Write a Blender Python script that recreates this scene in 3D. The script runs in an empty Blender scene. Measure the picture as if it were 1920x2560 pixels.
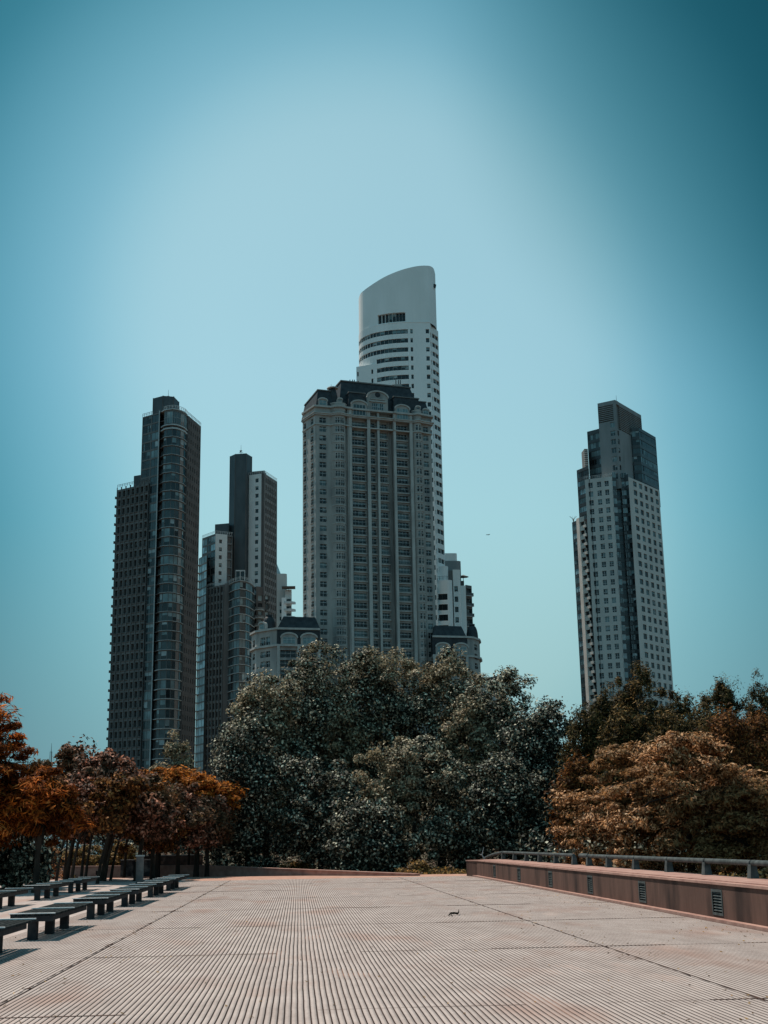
import bpy, math, random
import numpy as np
rad = math.radians
random.seed(7)
RNG = np.random.default_rng(11)
SC = bpy.context.scene
COL = SC.collection

# ------------------------------------------------------------------ camera
FPX = 3221.0
PS, TH, RO = rad(3.93), rad(14.37), rad(1.0)
F_ = np.array([math.sin(PS)*math.cos(TH), math.cos(PS)*math.cos(TH), math.sin(TH)])
R0 = np.array([math.cos(PS), -math.sin(PS), 0.0]); U0 = np.cross(R0, F_)
R_ = R0*math.cos(RO) - U0*math.sin(RO); U_ = R0*math.sin(RO) + U0*math.cos(RO)
CAM = np.array([0, 0, 1.6])
cd = bpy.data.cameras.new('camera'); cam = bpy.data.objects.new('camera', cd); COL.objects.link(cam)
cd.sensor_fit = 'VERTICAL'; cd.sensor_height = 36.0; cd.lens = 36.0*FPX/2560.0
cd.clip_start = 0.1; cd.clip_end = 20000
from mathutils import Matrix
m = Matrix.Identity(4)
for i in range(3):
    m[i][0] = R_[i]; m[i][1] = U_[i]; m[i][2] = -F_[i]; m[i][3] = CAM[i]
cam.matrix_world = m
SC.camera = cam

# ------------------------------------------------------------------ sun, sky, exposure
SUN_EL, SUN_AZ = 59.0, -33.0          # azimuth from +Y, negative = to the left
sd = bpy.data.lights.new('sun', 'SUN'); sun = bpy.data.objects.new('sun', sd); COL.objects.link(sun)
sd.energy = 5.0; sd.angle = rad(0.5); sd.color = (1.0, 0.90, 0.80)
S = np.array([math.sin(rad(SUN_AZ))*math.cos(rad(SUN_EL)), math.cos(rad(SUN_AZ))*math.cos(rad(SUN_EL)), math.sin(rad(SUN_EL))])
from mathutils import Vector
sun.rotation_euler = Vector(S).to_track_quat('Z', 'Y').to_euler()
W = bpy.data.worlds.new('World'); SC.world = W; W.use_nodes = True
nt = W.node_tree; bg = nt.nodes['Background']; bg.inputs['Strength'].default_value = 0.15
sky = nt.nodes.new('ShaderNodeTexSky'); sky.sky_type = 'NISHITA'; sky.sun_disc = False
sky.sun_elevation = rad(SUN_EL); sky.sun_rotation = rad(SUN_AZ) % (2*math.pi)
sky.air_density = 1.0; sky.dust_density = 1.0
tc = nt.nodes.new('ShaderNodeTexCoord')
# vignette painted into the sky tint: broad pale patch, deep teal ring around it
def dirv(u, v):
    r = F_*FPX + R_*(u-960) + U_*(1280-v); return r/np.linalg.norm(r)
GL = dirv(915, 840); GL2 = dirv(990, 1360)
dot = nt.nodes.new('ShaderNodeVectorMath'); dot.operation = 'DOT_PRODUCT'
dot.inputs[1].default_value = tuple(GL)
nrm = nt.nodes.new('ShaderNodeVectorMath'); nrm.operation = 'NORMALIZE'
nt.links.new(tc.outputs['Generated'], nrm.inputs[0]); nt.links.new(nrm.outputs[0], dot.inputs[0])
dotb = nt.nodes.new('ShaderNodeVectorMath'); dotb.operation = 'DOT_PRODUCT'; dotb.inputs[1].default_value = tuple(GL2); nt.links.new(nrm.outputs[0], dotb.inputs[0])
mxd = nt.nodes.new('ShaderNodeMath'); mxd.operation = 'SMOOTH_MAX'; mxd.inputs[2].default_value = 0.02
nt.links.new(dot.outputs['Value'], mxd.inputs[0]); nt.links.new(dotb.outputs['Value'], mxd.inputs[1])
mnd = nt.nodes.new('ShaderNodeMath'); mnd.operation = 'MINIMUM'; mnd.inputs[1].default_value = 0.99999; nt.links.new(mxd.outputs[0], mnd.inputs[0])
ac = nt.nodes.new('ShaderNodeMath'); ac.operation = 'ARCCOSINE'; nt.links.new(mnd.outputs[0], ac.inputs[0])
mr = nt.nodes.new('ShaderNodeMapRange'); mr.inputs['From Max'].default_value = rad(120)
nt.links.new(ac.outputs[0], mr.inputs['Value'])
cr = nt.nodes.new('ShaderNodeValToRGB'); cr.color_ramp.interpolation = 'B_SPLINE'
SKYRAMP = [(0.0, (0.77, 0.905, 0.785)), (6/120, (0.77, 0.905, 0.785)), (9/120, (0.74, 0.885, 0.77)), (11/120, (0.59, 0.80, 0.72)), (12.8/120, (0.41, 0.67, 0.64)), (15/120, (0.28, 0.55, 0.54)), (17.2/120, (0.17, 0.42, 0.43)), (19.2/120, (0.08, 0.30, 0.32)), (22/120, (0.05, 0.23, 0.25)), (30/120, (0.05, 0.21, 0.24)), (60/120, (0.32, 0.56, 0.58)), (1.0, (0.40, 0.68, 0.68))]  # last stops brighten the unseen sky again, added as fill on shaded faces
while len(cr.color_ramp.elements) < len(SKYRAMP): cr.color_ramp.elements.new(0.5)
for e, (p, c) in zip(cr.color_ramp.elements, SKYRAMP): e.position = p; e.color = (*c, 1)
nt.links.new(mr.outputs[0], cr.inputs[0])
mx = nt.nodes.new('ShaderNodeMix'); mx.data_type = 'RGBA'; mx.blend_type = 'MULTIPLY'; mx.inputs['Factor'].default_value = 1
sx = nt.nodes.new('ShaderNodeSeparateXYZ'); nt.links.new(nrm.outputs[0], sx.inputs[0])
hz = nt.nodes.new('ShaderNodeMapRange'); hz.inputs['From Max'].default_value = 0.35; hz.inputs['To Min'].default_value = 0.95; hz.inputs['To Max'].default_value = 0.55
nt.links.new(sx.outputs['Z'], hz.inputs['Value'])
air = nt.nodes.new('ShaderNodeMix'); air.data_type = 'RGBA'; air.inputs['B'].default_value = (2.77, 4.27, 5.0, 1)
gain = nt.nodes.new('ShaderNodeMix'); gain.data_type = 'RGBA'; gain.blend_type = 'MULTIPLY'; gain.inputs['Factor'].default_value = 1; gain.inputs['B'].default_value = (1.25, 1.25, 1.25, 1)
nt.links.new(sky.outputs[0], gain.inputs['A']); nt.links.new(gain.outputs['Result'], air.inputs['A']); nt.links.new(hz.outputs[0], air.inputs['Factor'])
nt.links.new(air.outputs['Result'], mx.inputs['A']); nt.links.new(cr.outputs[0], mx.inputs['B'])
# deeper blue towards the upper right of the sky, greyer haze down at the horizon
d2 = nt.nodes.new('ShaderNodeVectorMath'); d2.operation = 'DOT_PRODUCT'; d2.inputs[1].default_value = tuple(dirv(2050, 50)); nt.links.new(nrm.outputs[0], d2.inputs[0])
m2 = nt.nodes.new('ShaderNodeMapRange'); m2.interpolation_type = 'SMOOTHSTEP'; m2.inputs['From Min'].default_value = math.cos(rad(16.5)); m2.inputs['From Max'].default_value = 1.0
nt.links.new(d2.outputs['Value'], m2.inputs['Value'])
x2 = nt.nodes.new('ShaderNodeMix'); x2.data_type = 'RGBA'; x2.blend_type = 'MULTIPLY'; x2.inputs['B'].default_value = (0.40, 0.58, 0.58, 1)
nt.links.new(m2.outputs[0], x2.inputs['Factor']); nt.links.new(mx.outputs['Result'], x2.inputs['A'])
h2 = nt.nodes.new('ShaderNodeMapRange'); h2.inputs['From Min'].default_value = 0.02; h2.inputs['From Max'].default_value = 0.24; h2.inputs['To Min'].default_value = 0.5; h2.inputs['To Max'].default_value = 0.0
nt.links.new(sx.outputs['Z'], h2.inputs['Value'])
x3 = nt.nodes.new('ShaderNodeMix'); x3.data_type = 'RGBA'; x3.inputs['B'].default_value = (1.95, 2.75, 3.10, 1)
nt.links.new(h2.outputs[0], x3.inputs['Factor']); nt.links.new(x2.outputs['Result'], x3.inputs['A'])
nt.links.new(x3.outputs['Result'], bg.inputs['Color'])
SC.view_settings.view_transform = 'Standard'; SC.view_settings.look = 'None'
SC.view_settings.exposure = 0.0; SC.view_settings.gamma = 1.0

# ------------------------------------------------------------------ survey helpers (turn readings of the photograph into plan positions)
def ray(u, v): return F_*FPX + R_*(u-960) + U_*(1280-v)
def PL(u, v, H):
    r = ray(u, v); return (CAM + r*((H-1.6)/r[2]))[:2]
def PD(u, v, Y):
    r = ray(u, v); return CAM + r*(Y/r[1])
def PP(u, v, p, q):
    p = np.array(p[:2], float); q = np.array(q[:2], float)
    r = ray(u, v); d = q-p; n = np.array([d[1], -d[0]])
    t = (n @ (p-CAM[:2]))/(n @ r[:2]); return CAM + r*t
def PS_(u, v, p, q):       # distance along the wall p->q, and height, of a point seen on that wall
    w = PP(u, v, p, q); d = np.array(q[:2], float)-np.array(p[:2], float); L = np.linalg.norm(d)
    return float((w[:2]-np.array(p[:2], float)) @ d/L), float(w[2])
V2 = lambda *a: np.array(a, float)

# ------------------------------------------------------------------ materials
MATS = {}
def new_mat(name):
    m = bpy.data.materials.new(name); m.use_nodes = True; MATS[name] = m
    return m, m.node_tree, m.node_tree.nodes['Principled BSDF']
def noise_mat(name, c1, c2, scale=1.0, rough=0.8, spec=0.3, bump=0.0, detail=6, stretch=(1, 1, 1), metallic=0.0, lo=0.35, hi=0.65, c3=None, s3=0.1, f3=(0.5, 0.7), nr=0.5):
    m, t, b = new_mat(name)
    co = t.nodes.new('ShaderNodeTexCoord'); mp = t.nodes.new('ShaderNodeMapping'); mp.inputs['Scale'].default_value = stretch
    geo = t.nodes.new('ShaderNodeNewGeometry')
    t.links.new(geo.outputs['Position'], mp.inputs['Vector'])
    n = t.nodes.new('ShaderNodeTexNoise'); n.inputs['Scale'].default_value = scale; n.inputs['Detail'].default_value = detail; n.inputs['Roughness'].default_value = nr
    t.links.new(mp.outputs[0], n.inputs['Vector'])
    r = t.nodes.new('ShaderNodeValToRGB'); r.color_ramp.elements[0].position = lo; r.color_ramp.elements[1].position = hi
    r.color_ramp.elements[0].color = (*c1, 1); r.color_ramp.elements[1].color = (*c2, 1)
    t.links.new(n.outputs['Fac'], r.inputs[0])
    out = r.outputs[0]
    if c3:
        n3 = t.nodes.new('ShaderNodeTexNoise'); n3.inputs['Scale'].default_value = s3; n3.inputs['Detail'].default_value = 5
        t.links.new(mp.outputs[0], n3.inputs['Vector'])
        r3 = t.nodes.new('ShaderNodeMapRange'); r3.inputs['From Min'].default_value = f3[0]; r3.inputs['From Max'].default_value = f3[1]
        t.links.new(n3.outputs['Fac'], r3.inputs['Value'])
        mm = t.nodes.new('ShaderNodeMix'); mm.data_type = 'RGBA'; mm.inputs['B'].default_value = (*c3, 1)
        t.links.new(r3.outputs[0], mm.inputs['Factor']); t.links.new(out, mm.inputs['A']); out = mm.outputs['Result']
    t.links.new(out, b.inputs['Base Color'])
    b.inputs['Roughness'].default_value = rough; b.inputs['Specular IOR Level'].default_value = spec; b.inputs['Metallic'].default_value = metallic
    if bump:
        bp = t.nodes.new('ShaderNodeBump'); bp.inputs['Strength'].default_value = bump; bp.inputs['Distance'].default_value = 0.02
        t.links.new(n.outputs['Fac'], bp.inputs['Height']); t.links.new(bp.outputs[0], b.inputs['Normal'])
    return m
def glass_mat(name, c, rough=0.12, spec=0.7, metallic=0.0):
    m, t, b = new_mat(name)
    geo = t.nodes.new('ShaderNodeNewGeometry')
    n = t.nodes.new('ShaderNodeTexNoise'); n.inputs['Scale'].default_value = 0.35; n.inputs['Detail'].default_value = 3
    t.links.new(geo.outputs['Position'], n.inputs['Vector'])
    r = t.nodes.new('ShaderNodeValToRGB'); r.color_ramp.elements[0].position = 0.35; r.color_ramp.elements[1].position = 0.7
    r.color_ramp.elements[0].color = (*[x*0.6 for x in c], 1); r.color_ramp.elements[1].color = (*[x*1.4 for x in c], 1)
    t.links.new(n.outputs['Fac'], r.inputs[0]); t.links.new(r.outputs[0], b.inputs['Base Color'])
    b.inputs['Roughness'].default_value = rough; b.inputs['Specular IOR Level'].default_value = spec; b.inputs['Metallic'].default_value = metallic
    return m
LEAFPOS = {'leaf_green': (0, .38, .66, 1), 'leaf_tan': (0, .36, .66, 1)}
def leaf_mat(name, cols, trans=0.25, rough=0.45, spec=0.4, patch=None, pscale=0.5):  # near-black to cream leaf tones carry painted shade and sunlit flecks
    m, t, b = new_mat(name)
    g = t.nodes.new('ShaderNodeNewGeometry')
    r = t.nodes.new('ShaderNodeValToRGB')
    while len(r.color_ramp.elements) < len(cols): r.color_ramp.elements.new(0.5)
    for i, (e, c) in enumerate(zip(r.color_ramp.elements, cols)): e.position = LEAFPOS.get(name, (0, .44, .74, 1))[i] if len(cols) == 4 else i/(len(cols)-1); e.color = (*c, 1)
    out = r.outputs[0]
    if patch:                      # whole boughs of another leaf colour (autumn leaves among the green; painted shade in orange crowns)
        n = t.nodes.new('ShaderNodeTexNoise'); n.inputs['Scale'].default_value = pscale; n.inputs['Detail'].default_value = 3
        t.links.new(g.outputs['Position'], n.inputs['Vector'])
        mrp = t.nodes.new('ShaderNodeMapRange'); mrp.inputs['From Min'].default_value = 0.45; mrp.inputs['From Max'].default_value = 0.62
        t.links.new(n.outputs['Fac'], mrp.inputs['Value'])
        mm = t.nodes.new('ShaderNodeMix'); mm.data_type = 'RGBA'; mm.inputs['B'].default_value = (*patch, 1)
        mul = t.nodes.new('ShaderNodeMath'); mul.operation = 'MULTIPLY'
        t.links.new(mrp.outputs[0], mul.inputs[0]); t.links.new(g.outputs['Random Per Island'], mul.inputs[1])
        t.links.new(mul.outputs[0], mm.inputs['Factor']); t.links.new(out, mm.inputs['A']); out = mm.outputs['Result']
    t.links.new(g.outputs['Random Per Island'], r.inputs[0])
    t.links.new(out, b.inputs['Base Color'])
    b.inputs['Roughness'].default_value = rough; b.inputs['Specular IOR Level'].default_value = spec
    tr = t.nodes.new('ShaderNodeBsdfTranslucent'); t.links.new(out, tr.inputs['Color'])
    ms = t.nodes.new('ShaderNodeMixShader'); ms.inputs[0].default_value = trans
    t.links.new(b.outputs[0], ms.inputs[1]); t.links.new(tr.outputs[0], ms.inputs[2])
    t.links.new(ms.outputs[0], t.nodes['Material Output'].inputs['Surface'])
    return m

M = dict(
 paving=noise_mat('paving', (0.325, 0.262, 0.236), (0.475, 0.398, 0.362), 1.6, 0.95, 0.1, 0.4, 12, (1, .4, 1), c3=(0.33, 0.19, 0.145), s3=0.6, f3=(0.54, 0.82), nr=0.8),
 groove=noise_mat('groove', (0.028, 0.020, 0.018), (0.068, 0.046, 0.04), 3, 0.95, 0.1, 0, 6, (1, .25, 1), c3=(0.24, 0.14, 0.105), s3=1.3, f3=(0.60, 0.68)),
 joint=noise_mat('joint', (0.03, 0.02, 0.018), (0.10, 0.05, 0.035), 5, 0.95, 0.1),
 soil=noise_mat('soil', (0.05, 0.035, 0.025), (0.13, 0.075, 0.05), 0.6, 0.95, 0.1, c3=(0.07, 0.07, 0.03), s3=0.2),
 edge=noise_mat('edge_paving', (0.34, 0.18, 0.13), (0.48, 0.28, 0.21), 2, 0.9, 0.2),
 wall_side=noise_mat('parapet_render', (0.075, 0.041, 0.032), (0.15, 0.084, 0.065), 1.1, 0.9, 0.15, 0.2, 8, (1, 0.8, 0.25), lo=0.3, hi=0.7, c3=(0.028, 0.018, 0.016), s3=1.5, f3=(0.50, 0.72), nr=0.78),  # side made darker brown than the coping, shade put into its colour
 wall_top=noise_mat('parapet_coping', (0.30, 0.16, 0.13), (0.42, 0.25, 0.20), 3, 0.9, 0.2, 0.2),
 rail=noise_mat('rail_metal', (0.045, 0.055, 0.055), (0.095, 0.11, 0.11), 6, 0.85, 0.12, 0.2, metallic=0.2),
 bench_wood=noise_mat('bench_wood', (0.014, 0.017, 0.017), (0.05, 0.056, 0.056), 6, 1.0, 0.0, 0.3, 6, (8, 1, 1)),
 bench_strip=noise_mat('bench_strip', (0.62, 0.62, 0.60), (0.85, 0.85, 0.83), 8, 0.5, 0.5),
 bench_leg=noise_mat('bench_leg', (0.018, 0.018, 0.02), (0.04, 0.038, 0.038), 5, 0.85, 0.2, 0.2),
 stone=noise_mat('stone', (0.09, 0.09, 0.09), (0.2, 0.19, 0.18), 3, 0.85, 0.2, 0.3),
 stain=noise_mat('stained_metal', (0.03, 0.03, 0.035), (0.24, 0.23, 0.22), 1.6, 0.7, 0.3, 0.1, 5, lo=0.5, hi=0.72),
 bark=noise_mat('bark', (0.02, 0.016, 0.013), (0.055, 0.042, 0.033), 5, 0.95, 0.1, 0.5, 6, (1, 1, 0.3)),
 conc_dark=noise_mat('facade_dark', (0.115, 0.118, 0.116), (0.16, 0.162, 0.158), 0.35, 0.8, 0.3, 0, 6, (1, 1, 0.3)),
 conc_slab=noise_mat('facade_brown', (0.08, 0.072, 0.068), (0.115, 0.10, 0.094), 0.4, 0.8, 0.3, 0, 6, (1, 1, 0.3)),
 shaft=noise_mat('shaft_cladding', (0.038, 0.05, 0.055), (0.06, 0.072, 0.078), 0.4, 0.5, 0.4, 0, 4, (1, 1, 0.3)),
 lightline=noise_mat('balcony_edge', (0.34, 0.38, 0.38), (0.46, 0.50, 0.50), 0.6, 0.6, 0.4),
 white=noise_mat('white_render', (0.74, 0.745, 0.72), (0.82, 0.82, 0.80), 0.12, 0.8, 0.2, 0, 6, (1, 1, 0.5)),
 whiteb=noise_mat('grey_white_panel', (0.52, 0.53, 0.52), (0.62, 0.63, 0.61), 0.25, 0.75, 0.3, 0, 6, (1, 1, 0.3)),
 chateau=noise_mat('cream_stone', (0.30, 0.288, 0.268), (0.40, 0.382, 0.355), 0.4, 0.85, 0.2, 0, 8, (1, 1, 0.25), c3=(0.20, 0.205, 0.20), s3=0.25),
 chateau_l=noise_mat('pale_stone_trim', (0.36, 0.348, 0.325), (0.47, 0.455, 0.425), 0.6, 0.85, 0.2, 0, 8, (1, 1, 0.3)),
 slate=noise_mat('slate_roof', (0.018, 0.02, 0.024), (0.038, 0.042, 0.046), 0.8, 0.6, 0.3),
 ftower=noise_mat('tower_panel', (0.48, 0.46, 0.43), (0.56, 0.54, 0.505), 0.25, 0.75, 0.3, 0, 8, (1, 1, 0.3)),
 ftop=noise_mat('tower_top_panel', (0.20, 0.215, 0.215), (0.26, 0.27, 0.27), 0.3, 0.8, 0.2, 0, 8, (1, 1, 0.3)),
 midgrey=noise_mat('facade_grey', (0.17, 0.17, 0.168), (0.225, 0.22, 0.215), 0.35, 0.85, 0.2, 0, 8, (1, 1, 0.3)),
 fcurve=noise_mat('tower_panel_sun_tone', (0.55, 0.50, 0.45), (0.68, 0.62, 0.56), 0.3, 0.75, 0.3),  # pale warm tone stands in for sunlight on the curved face
 fdark=noise_mat('tower_dark_band', (0.03, 0.036, 0.04), (0.05, 0.058, 0.06), 0.4, 0.4, 0.5),
 frame=noise_mat('window_frame_pale', (0.42, 0.45, 0.45), (0.55, 0.58, 0.58), 1, 0.6, 0.4),
 framed=noise_mat('window_frame_dark', (0.06, 0.07, 0.075), (0.10, 0.11, 0.115), 1, 0.6, 0.4),
 iron=noise_mat('iron_rail', (0.02, 0.024, 0.026), (0.035, 0.04, 0.042), 1, 0.5, 0.4),
 g0=glass_mat('glass_dark', (0.010, 0.015, 0.018), 0.15, 0.45),
 g1=glass_mat('glass_teal', (0.030, 0.050, 0.055), 0.2, 0.55),
 g2=glass_mat('glass_pale', (0.12, 0.19, 0.20), 0.3),
 g3=glass_mat('glass_blind', (0.26, 0.33, 0.34), 0.5, 0.4),
 g4=glass_mat('glass_sky', (0.30, 0.46, 0.50), 0.3, 0.6),
)
M['leaf_green'] = leaf_mat('leaf_green', [(0.005, 0.006, 0.003), (0.025, 0.026, 0.016), (0.18, 0.178, 0.13), (0.90, 0.82, 0.60)], 0.20, 0.6, 0.12, patch=(0.50, 0.39, 0.24), pscale=0.22)
M['leaf_dark'] = leaf_mat('leaf_dark', [(0.004, 0.005, 0.003), (0.018, 0.020, 0.013), (0.13, 0.135, 0.10), (0.80, 0.75, 0.56)], 0.18, 0.6, 0.15)
M['leaf_orange'] = leaf_mat('leaf_orange', [(0.03, 0.007, 0.003), (0.18, 0.045, 0.009), (0.68, 0.18, 0.028), (0.97, 0.34, 0.09)], 0.45, 0.7, 0.05, patch=(0.03, 0.012, 0.006), pscale=0.5)  # near-black patch paints shade into the depths of the orange crown
M['leaf_ochre'] = leaf_mat('leaf_ochre', [(0.04, 0.012, 0.004), (0.18, 0.055, 0.010), (0.60, 0.20, 0.03), (0.88, 0.35, 0.09)], 0.38, 0.7, 0.05)
M['leaf_pink'] = leaf_mat('leaf_pink', [(0.025, 0.014, 0.008), (0.08, 0.038, 0.022), (0.40, 0.17, 0.11), (0.92, 0.48, 0.33)], 0.36, 0.6, 0.12, patch=(0.10, 0.075, 0.03), pscale=0.4)
M['leaf_tan'] = leaf_mat('leaf_tan', [(0.045, 0.020, 0.008), (0.13, 0.062, 0.024), (0.60, 0.30, 0.13), (0.98, 0.64, 0.38)], 0.45, 0.6, 0.12, patch=(0.30, 0.17, 0.07), pscale=0.35)
M['leaf_cypress'] = leaf_mat('leaf_cypress', [(0.007, 0.007, 0.003), (0.028, 0.024, 0.010), (0.12, 0.08, 0.03), (0.46, 0.28, 0.11)], 0.25, 0.7, 0.08, patch=(0.05, 0.05, 0.018), pscale=0.3)
M['leaf_rust'] = leaf_mat('leaf_rust', [(0.022, 0.010, 0.005), (0.07, 0.028, 0.010), (0.22, 0.085, 0.026), (0.46, 0.21, 0.07)], 0.22, 0.7, 0.08)
M['leaf_low'] = leaf_mat('leaf_low', [(0.06, 0.035, 0.014), (0.16, 0.10, 0.04), (0.34, 0.20, 0.07), (0.56, 0.32, 0.10)], 0.3, 0.6, 0.12)

# ------------------------------------------------------------------ mesh builder
class MB:
    def __init__(s): s.v = []; s.f = []; s.mi = []; s.mats = []
    def _m(s, mat):
        if mat not in s.mats: s.mats.append(mat)
        return s.mats.index(mat)
    def poly(s, pts, mat):
        i = len(s.v); s.v.extend([tuple(map(float, p)) for p in pts]); s.f.append(tuple(range(i, i+len(pts)))); s.mi.append(s._m(mat))
    def hexa(s, a, b, mat):            # a: 4 bottom pts (ccw), b: 4 top pts
        i = len(s.v); s.v.extend([tuple(map(float, p)) for p in list(a)+list(b)]); k = s._m(mat)
        for q in ((3, 2, 1, 0), (4, 5, 6, 7), (0, 1, 5, 4), (1, 2, 6, 5), (2, 3, 7, 6), (3, 0, 4, 7)):
            s.f.append(tuple(i+j for j in q)); s.mi.append(k)
    def box(s, x0, x1, y0, y1, z0, z1, mat):
        s.hexa([(x0, y0, z0), (x1, y0, z0), (x1, y1, z0), (x0, y1, z0)], [(x0, y0, z1), (x1, y0, z1), (x1, y1, z1), (x0, y1, z1)], mat)
    def prism(s, plan, z0, z1, mat, top=None, cap=True, botcap=False):
        top = top if top is not None else plan; n = len(plan); i = len(s.v); k = s._m(mat)
        z1s = z1 if hasattr(z1, '__len__') else [z1]*n
        s.v.extend([(float(p[0]), float(p[1]), float(z0)) for p in plan]); s.v.extend([(float(p[0]), float(p[1]), float(z)) for p, z in zip(top, z1s)])
        for j in range(n): a = (j+1) % n; s.f.append((i+j, i+a, i+n+a, i+n+j)); s.mi.append(k)
        if cap: s.f.append(tuple(i+n+j for j in range(n))); s.mi.append(k)
        if botcap: s.f.append(tuple(i+j for j in range(n))[::-1]); s.mi.append(k)
    def tube(s, pts, radii, mat, n=8, cap=True):
        pts = [np.array(p, float) for p in pts]; k = s._m(mat); base = len(s.v)
        for j, p in enumerate(pts):
            d = pts[min(j+1, len(pts)-1)] - pts[max(j-1, 0)]; d /= np.linalg.norm(d)
            up = np.array([0, 0, 1.0]) if abs(d[2]) < 0.9 else np.array([1.0, 0, 0])
            a = np.cross(d, up); a /= np.linalg.norm(a); b = np.cross(d, a)
            for q in range(n):
                t = 2*math.pi*q/n; s.v.append(tuple(p + (a*math.cos(t)+b*math.sin(t))*radii[j]))
        for j in range(len(pts)-1):
            for q in range(n):
                r = (q+1) % n; s.f.append((base+j*n+q, base+j*n+r, base+(j+1)*n+r, base+(j+1)*n+q)); s.mi.append(k)
        if cap:
            s.f.append(tuple(base+q for q in range(n))[::-1]); s.mi.append(k)
            s.f.append(tuple(base+(len(pts)-1)*n+q for q in range(n))); s.mi.append(k)
    def add(s, o):
        i = len(s.v); s.v.extend(o.v); s.f.extend([tuple(x+i for x in f) for f in o.f]); ks = [s._m(m) for m in o.mats]; s.mi.extend([ks[x] for x in o.mi])
    def build(s, name, parent=None, org=(0, 0, 0), smooth=False, fix=True):
        me = bpy.data.meshes.new(name); org = np.array(org, float)
        vs = [tuple(np.array(p)-org) for p in s.v] if len(s.v) < 60000 else (np.array(s.v)-org).tolist()
        me.from_pydata(vs, [], s.f)
        for mt in s.mats: me.materials.append(mt)
        me.polygons.foreach_set('material_index', s.mi)
        if smooth: me.polygons.foreach_set('use_smooth', [True]*len(s.f))
        me.update()
        o = bpy.data.objects.new(name, me); COL.objects.link(o)
        if parent: o.parent = parent
        else: o.location = tuple(org)
        return o

def tag(o, label=None, cat=None, group=None, kind=None):
    if label: o['label'] = label
    if cat: o['category'] = cat
    if group: o['group'] = group
    if kind: o['kind'] = kind
    return o
def empty(name, loc, label, cat, group=None):
    o = bpy.data.objects.new(name, None); COL.objects.link(o); o.location = tuple(map(float, loc)); o.empty_display_size = 0.5
    return tag(o, label, cat, group)

# ------------------------------------------------------------------ building helper
class Bld:
    def __init__(s, name, base, label, cat='building', group=None):
        s.org = np.array([base[0], base[1], 0.0]); s.root = empty(name, s.org, label, cat, group)
        s.parts = {}; s.pool = {}; s.treez = 0
    SPLIT = {'pier', 'string_course', 'floor_band', 'corner_band', 'balcony_edge', 'louvre', 'pilaster', 'cornice', 'gable', 'roof', 'recess_slab', 'mullion', 'crown_frame', 'moulding', 'turret_parapet'}
    def part(s, name):
        if name in s.SPLIT:
            mb = MB(); s.pool.setdefault(name, []).append((None, mb)); return mb
        if name not in s.parts: s.parts[name] = MB()
        return s.parts[name]
    def item(s, kind, mb, centre, n, area):      # countable part (a window, a balcony)
        c = np.array(centre, float); v = CAM-c; d = np.linalg.norm(v)
        sc = area*max(0.0, float(np.dot(np.array([n[0], n[1], 0]), v/d)))/d**2
        if c[2] < s.treez: sc *= 1e-3
        s.pool.setdefault(kind, []).append((sc, mb))
    def finish(s, loners=()):
        for k, mb in s.parts.items(): mb.build(k, s.root, s.org)
        for kind, L in s.pool.items():
            for i, (sc, mb) in enumerate(L):
                if sc is None:
                    a = np.array(mb.v); sz = a.max(0)-a.min(0); c = (a.max(0)+a.min(0))/2
                    L[i] = (max(sz[0], .1)*max(sz[2], .1)/np.linalg.norm(c-CAM)**2*(1 if a[:, 2].max() > s.treez else 1e-3), mb)
            L.sort(key=lambda t: -t[0])
            for sc, mb in L[:100]: mb.build(kind, s.root, s.org)
            if len(L) > 100:
                r = MB()
                for sc, mb in L[100:]: r.add(mb)
                tag(r.build(kind+'_rows', s.root, s.org), kind='stuff')
        return s.root

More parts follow.
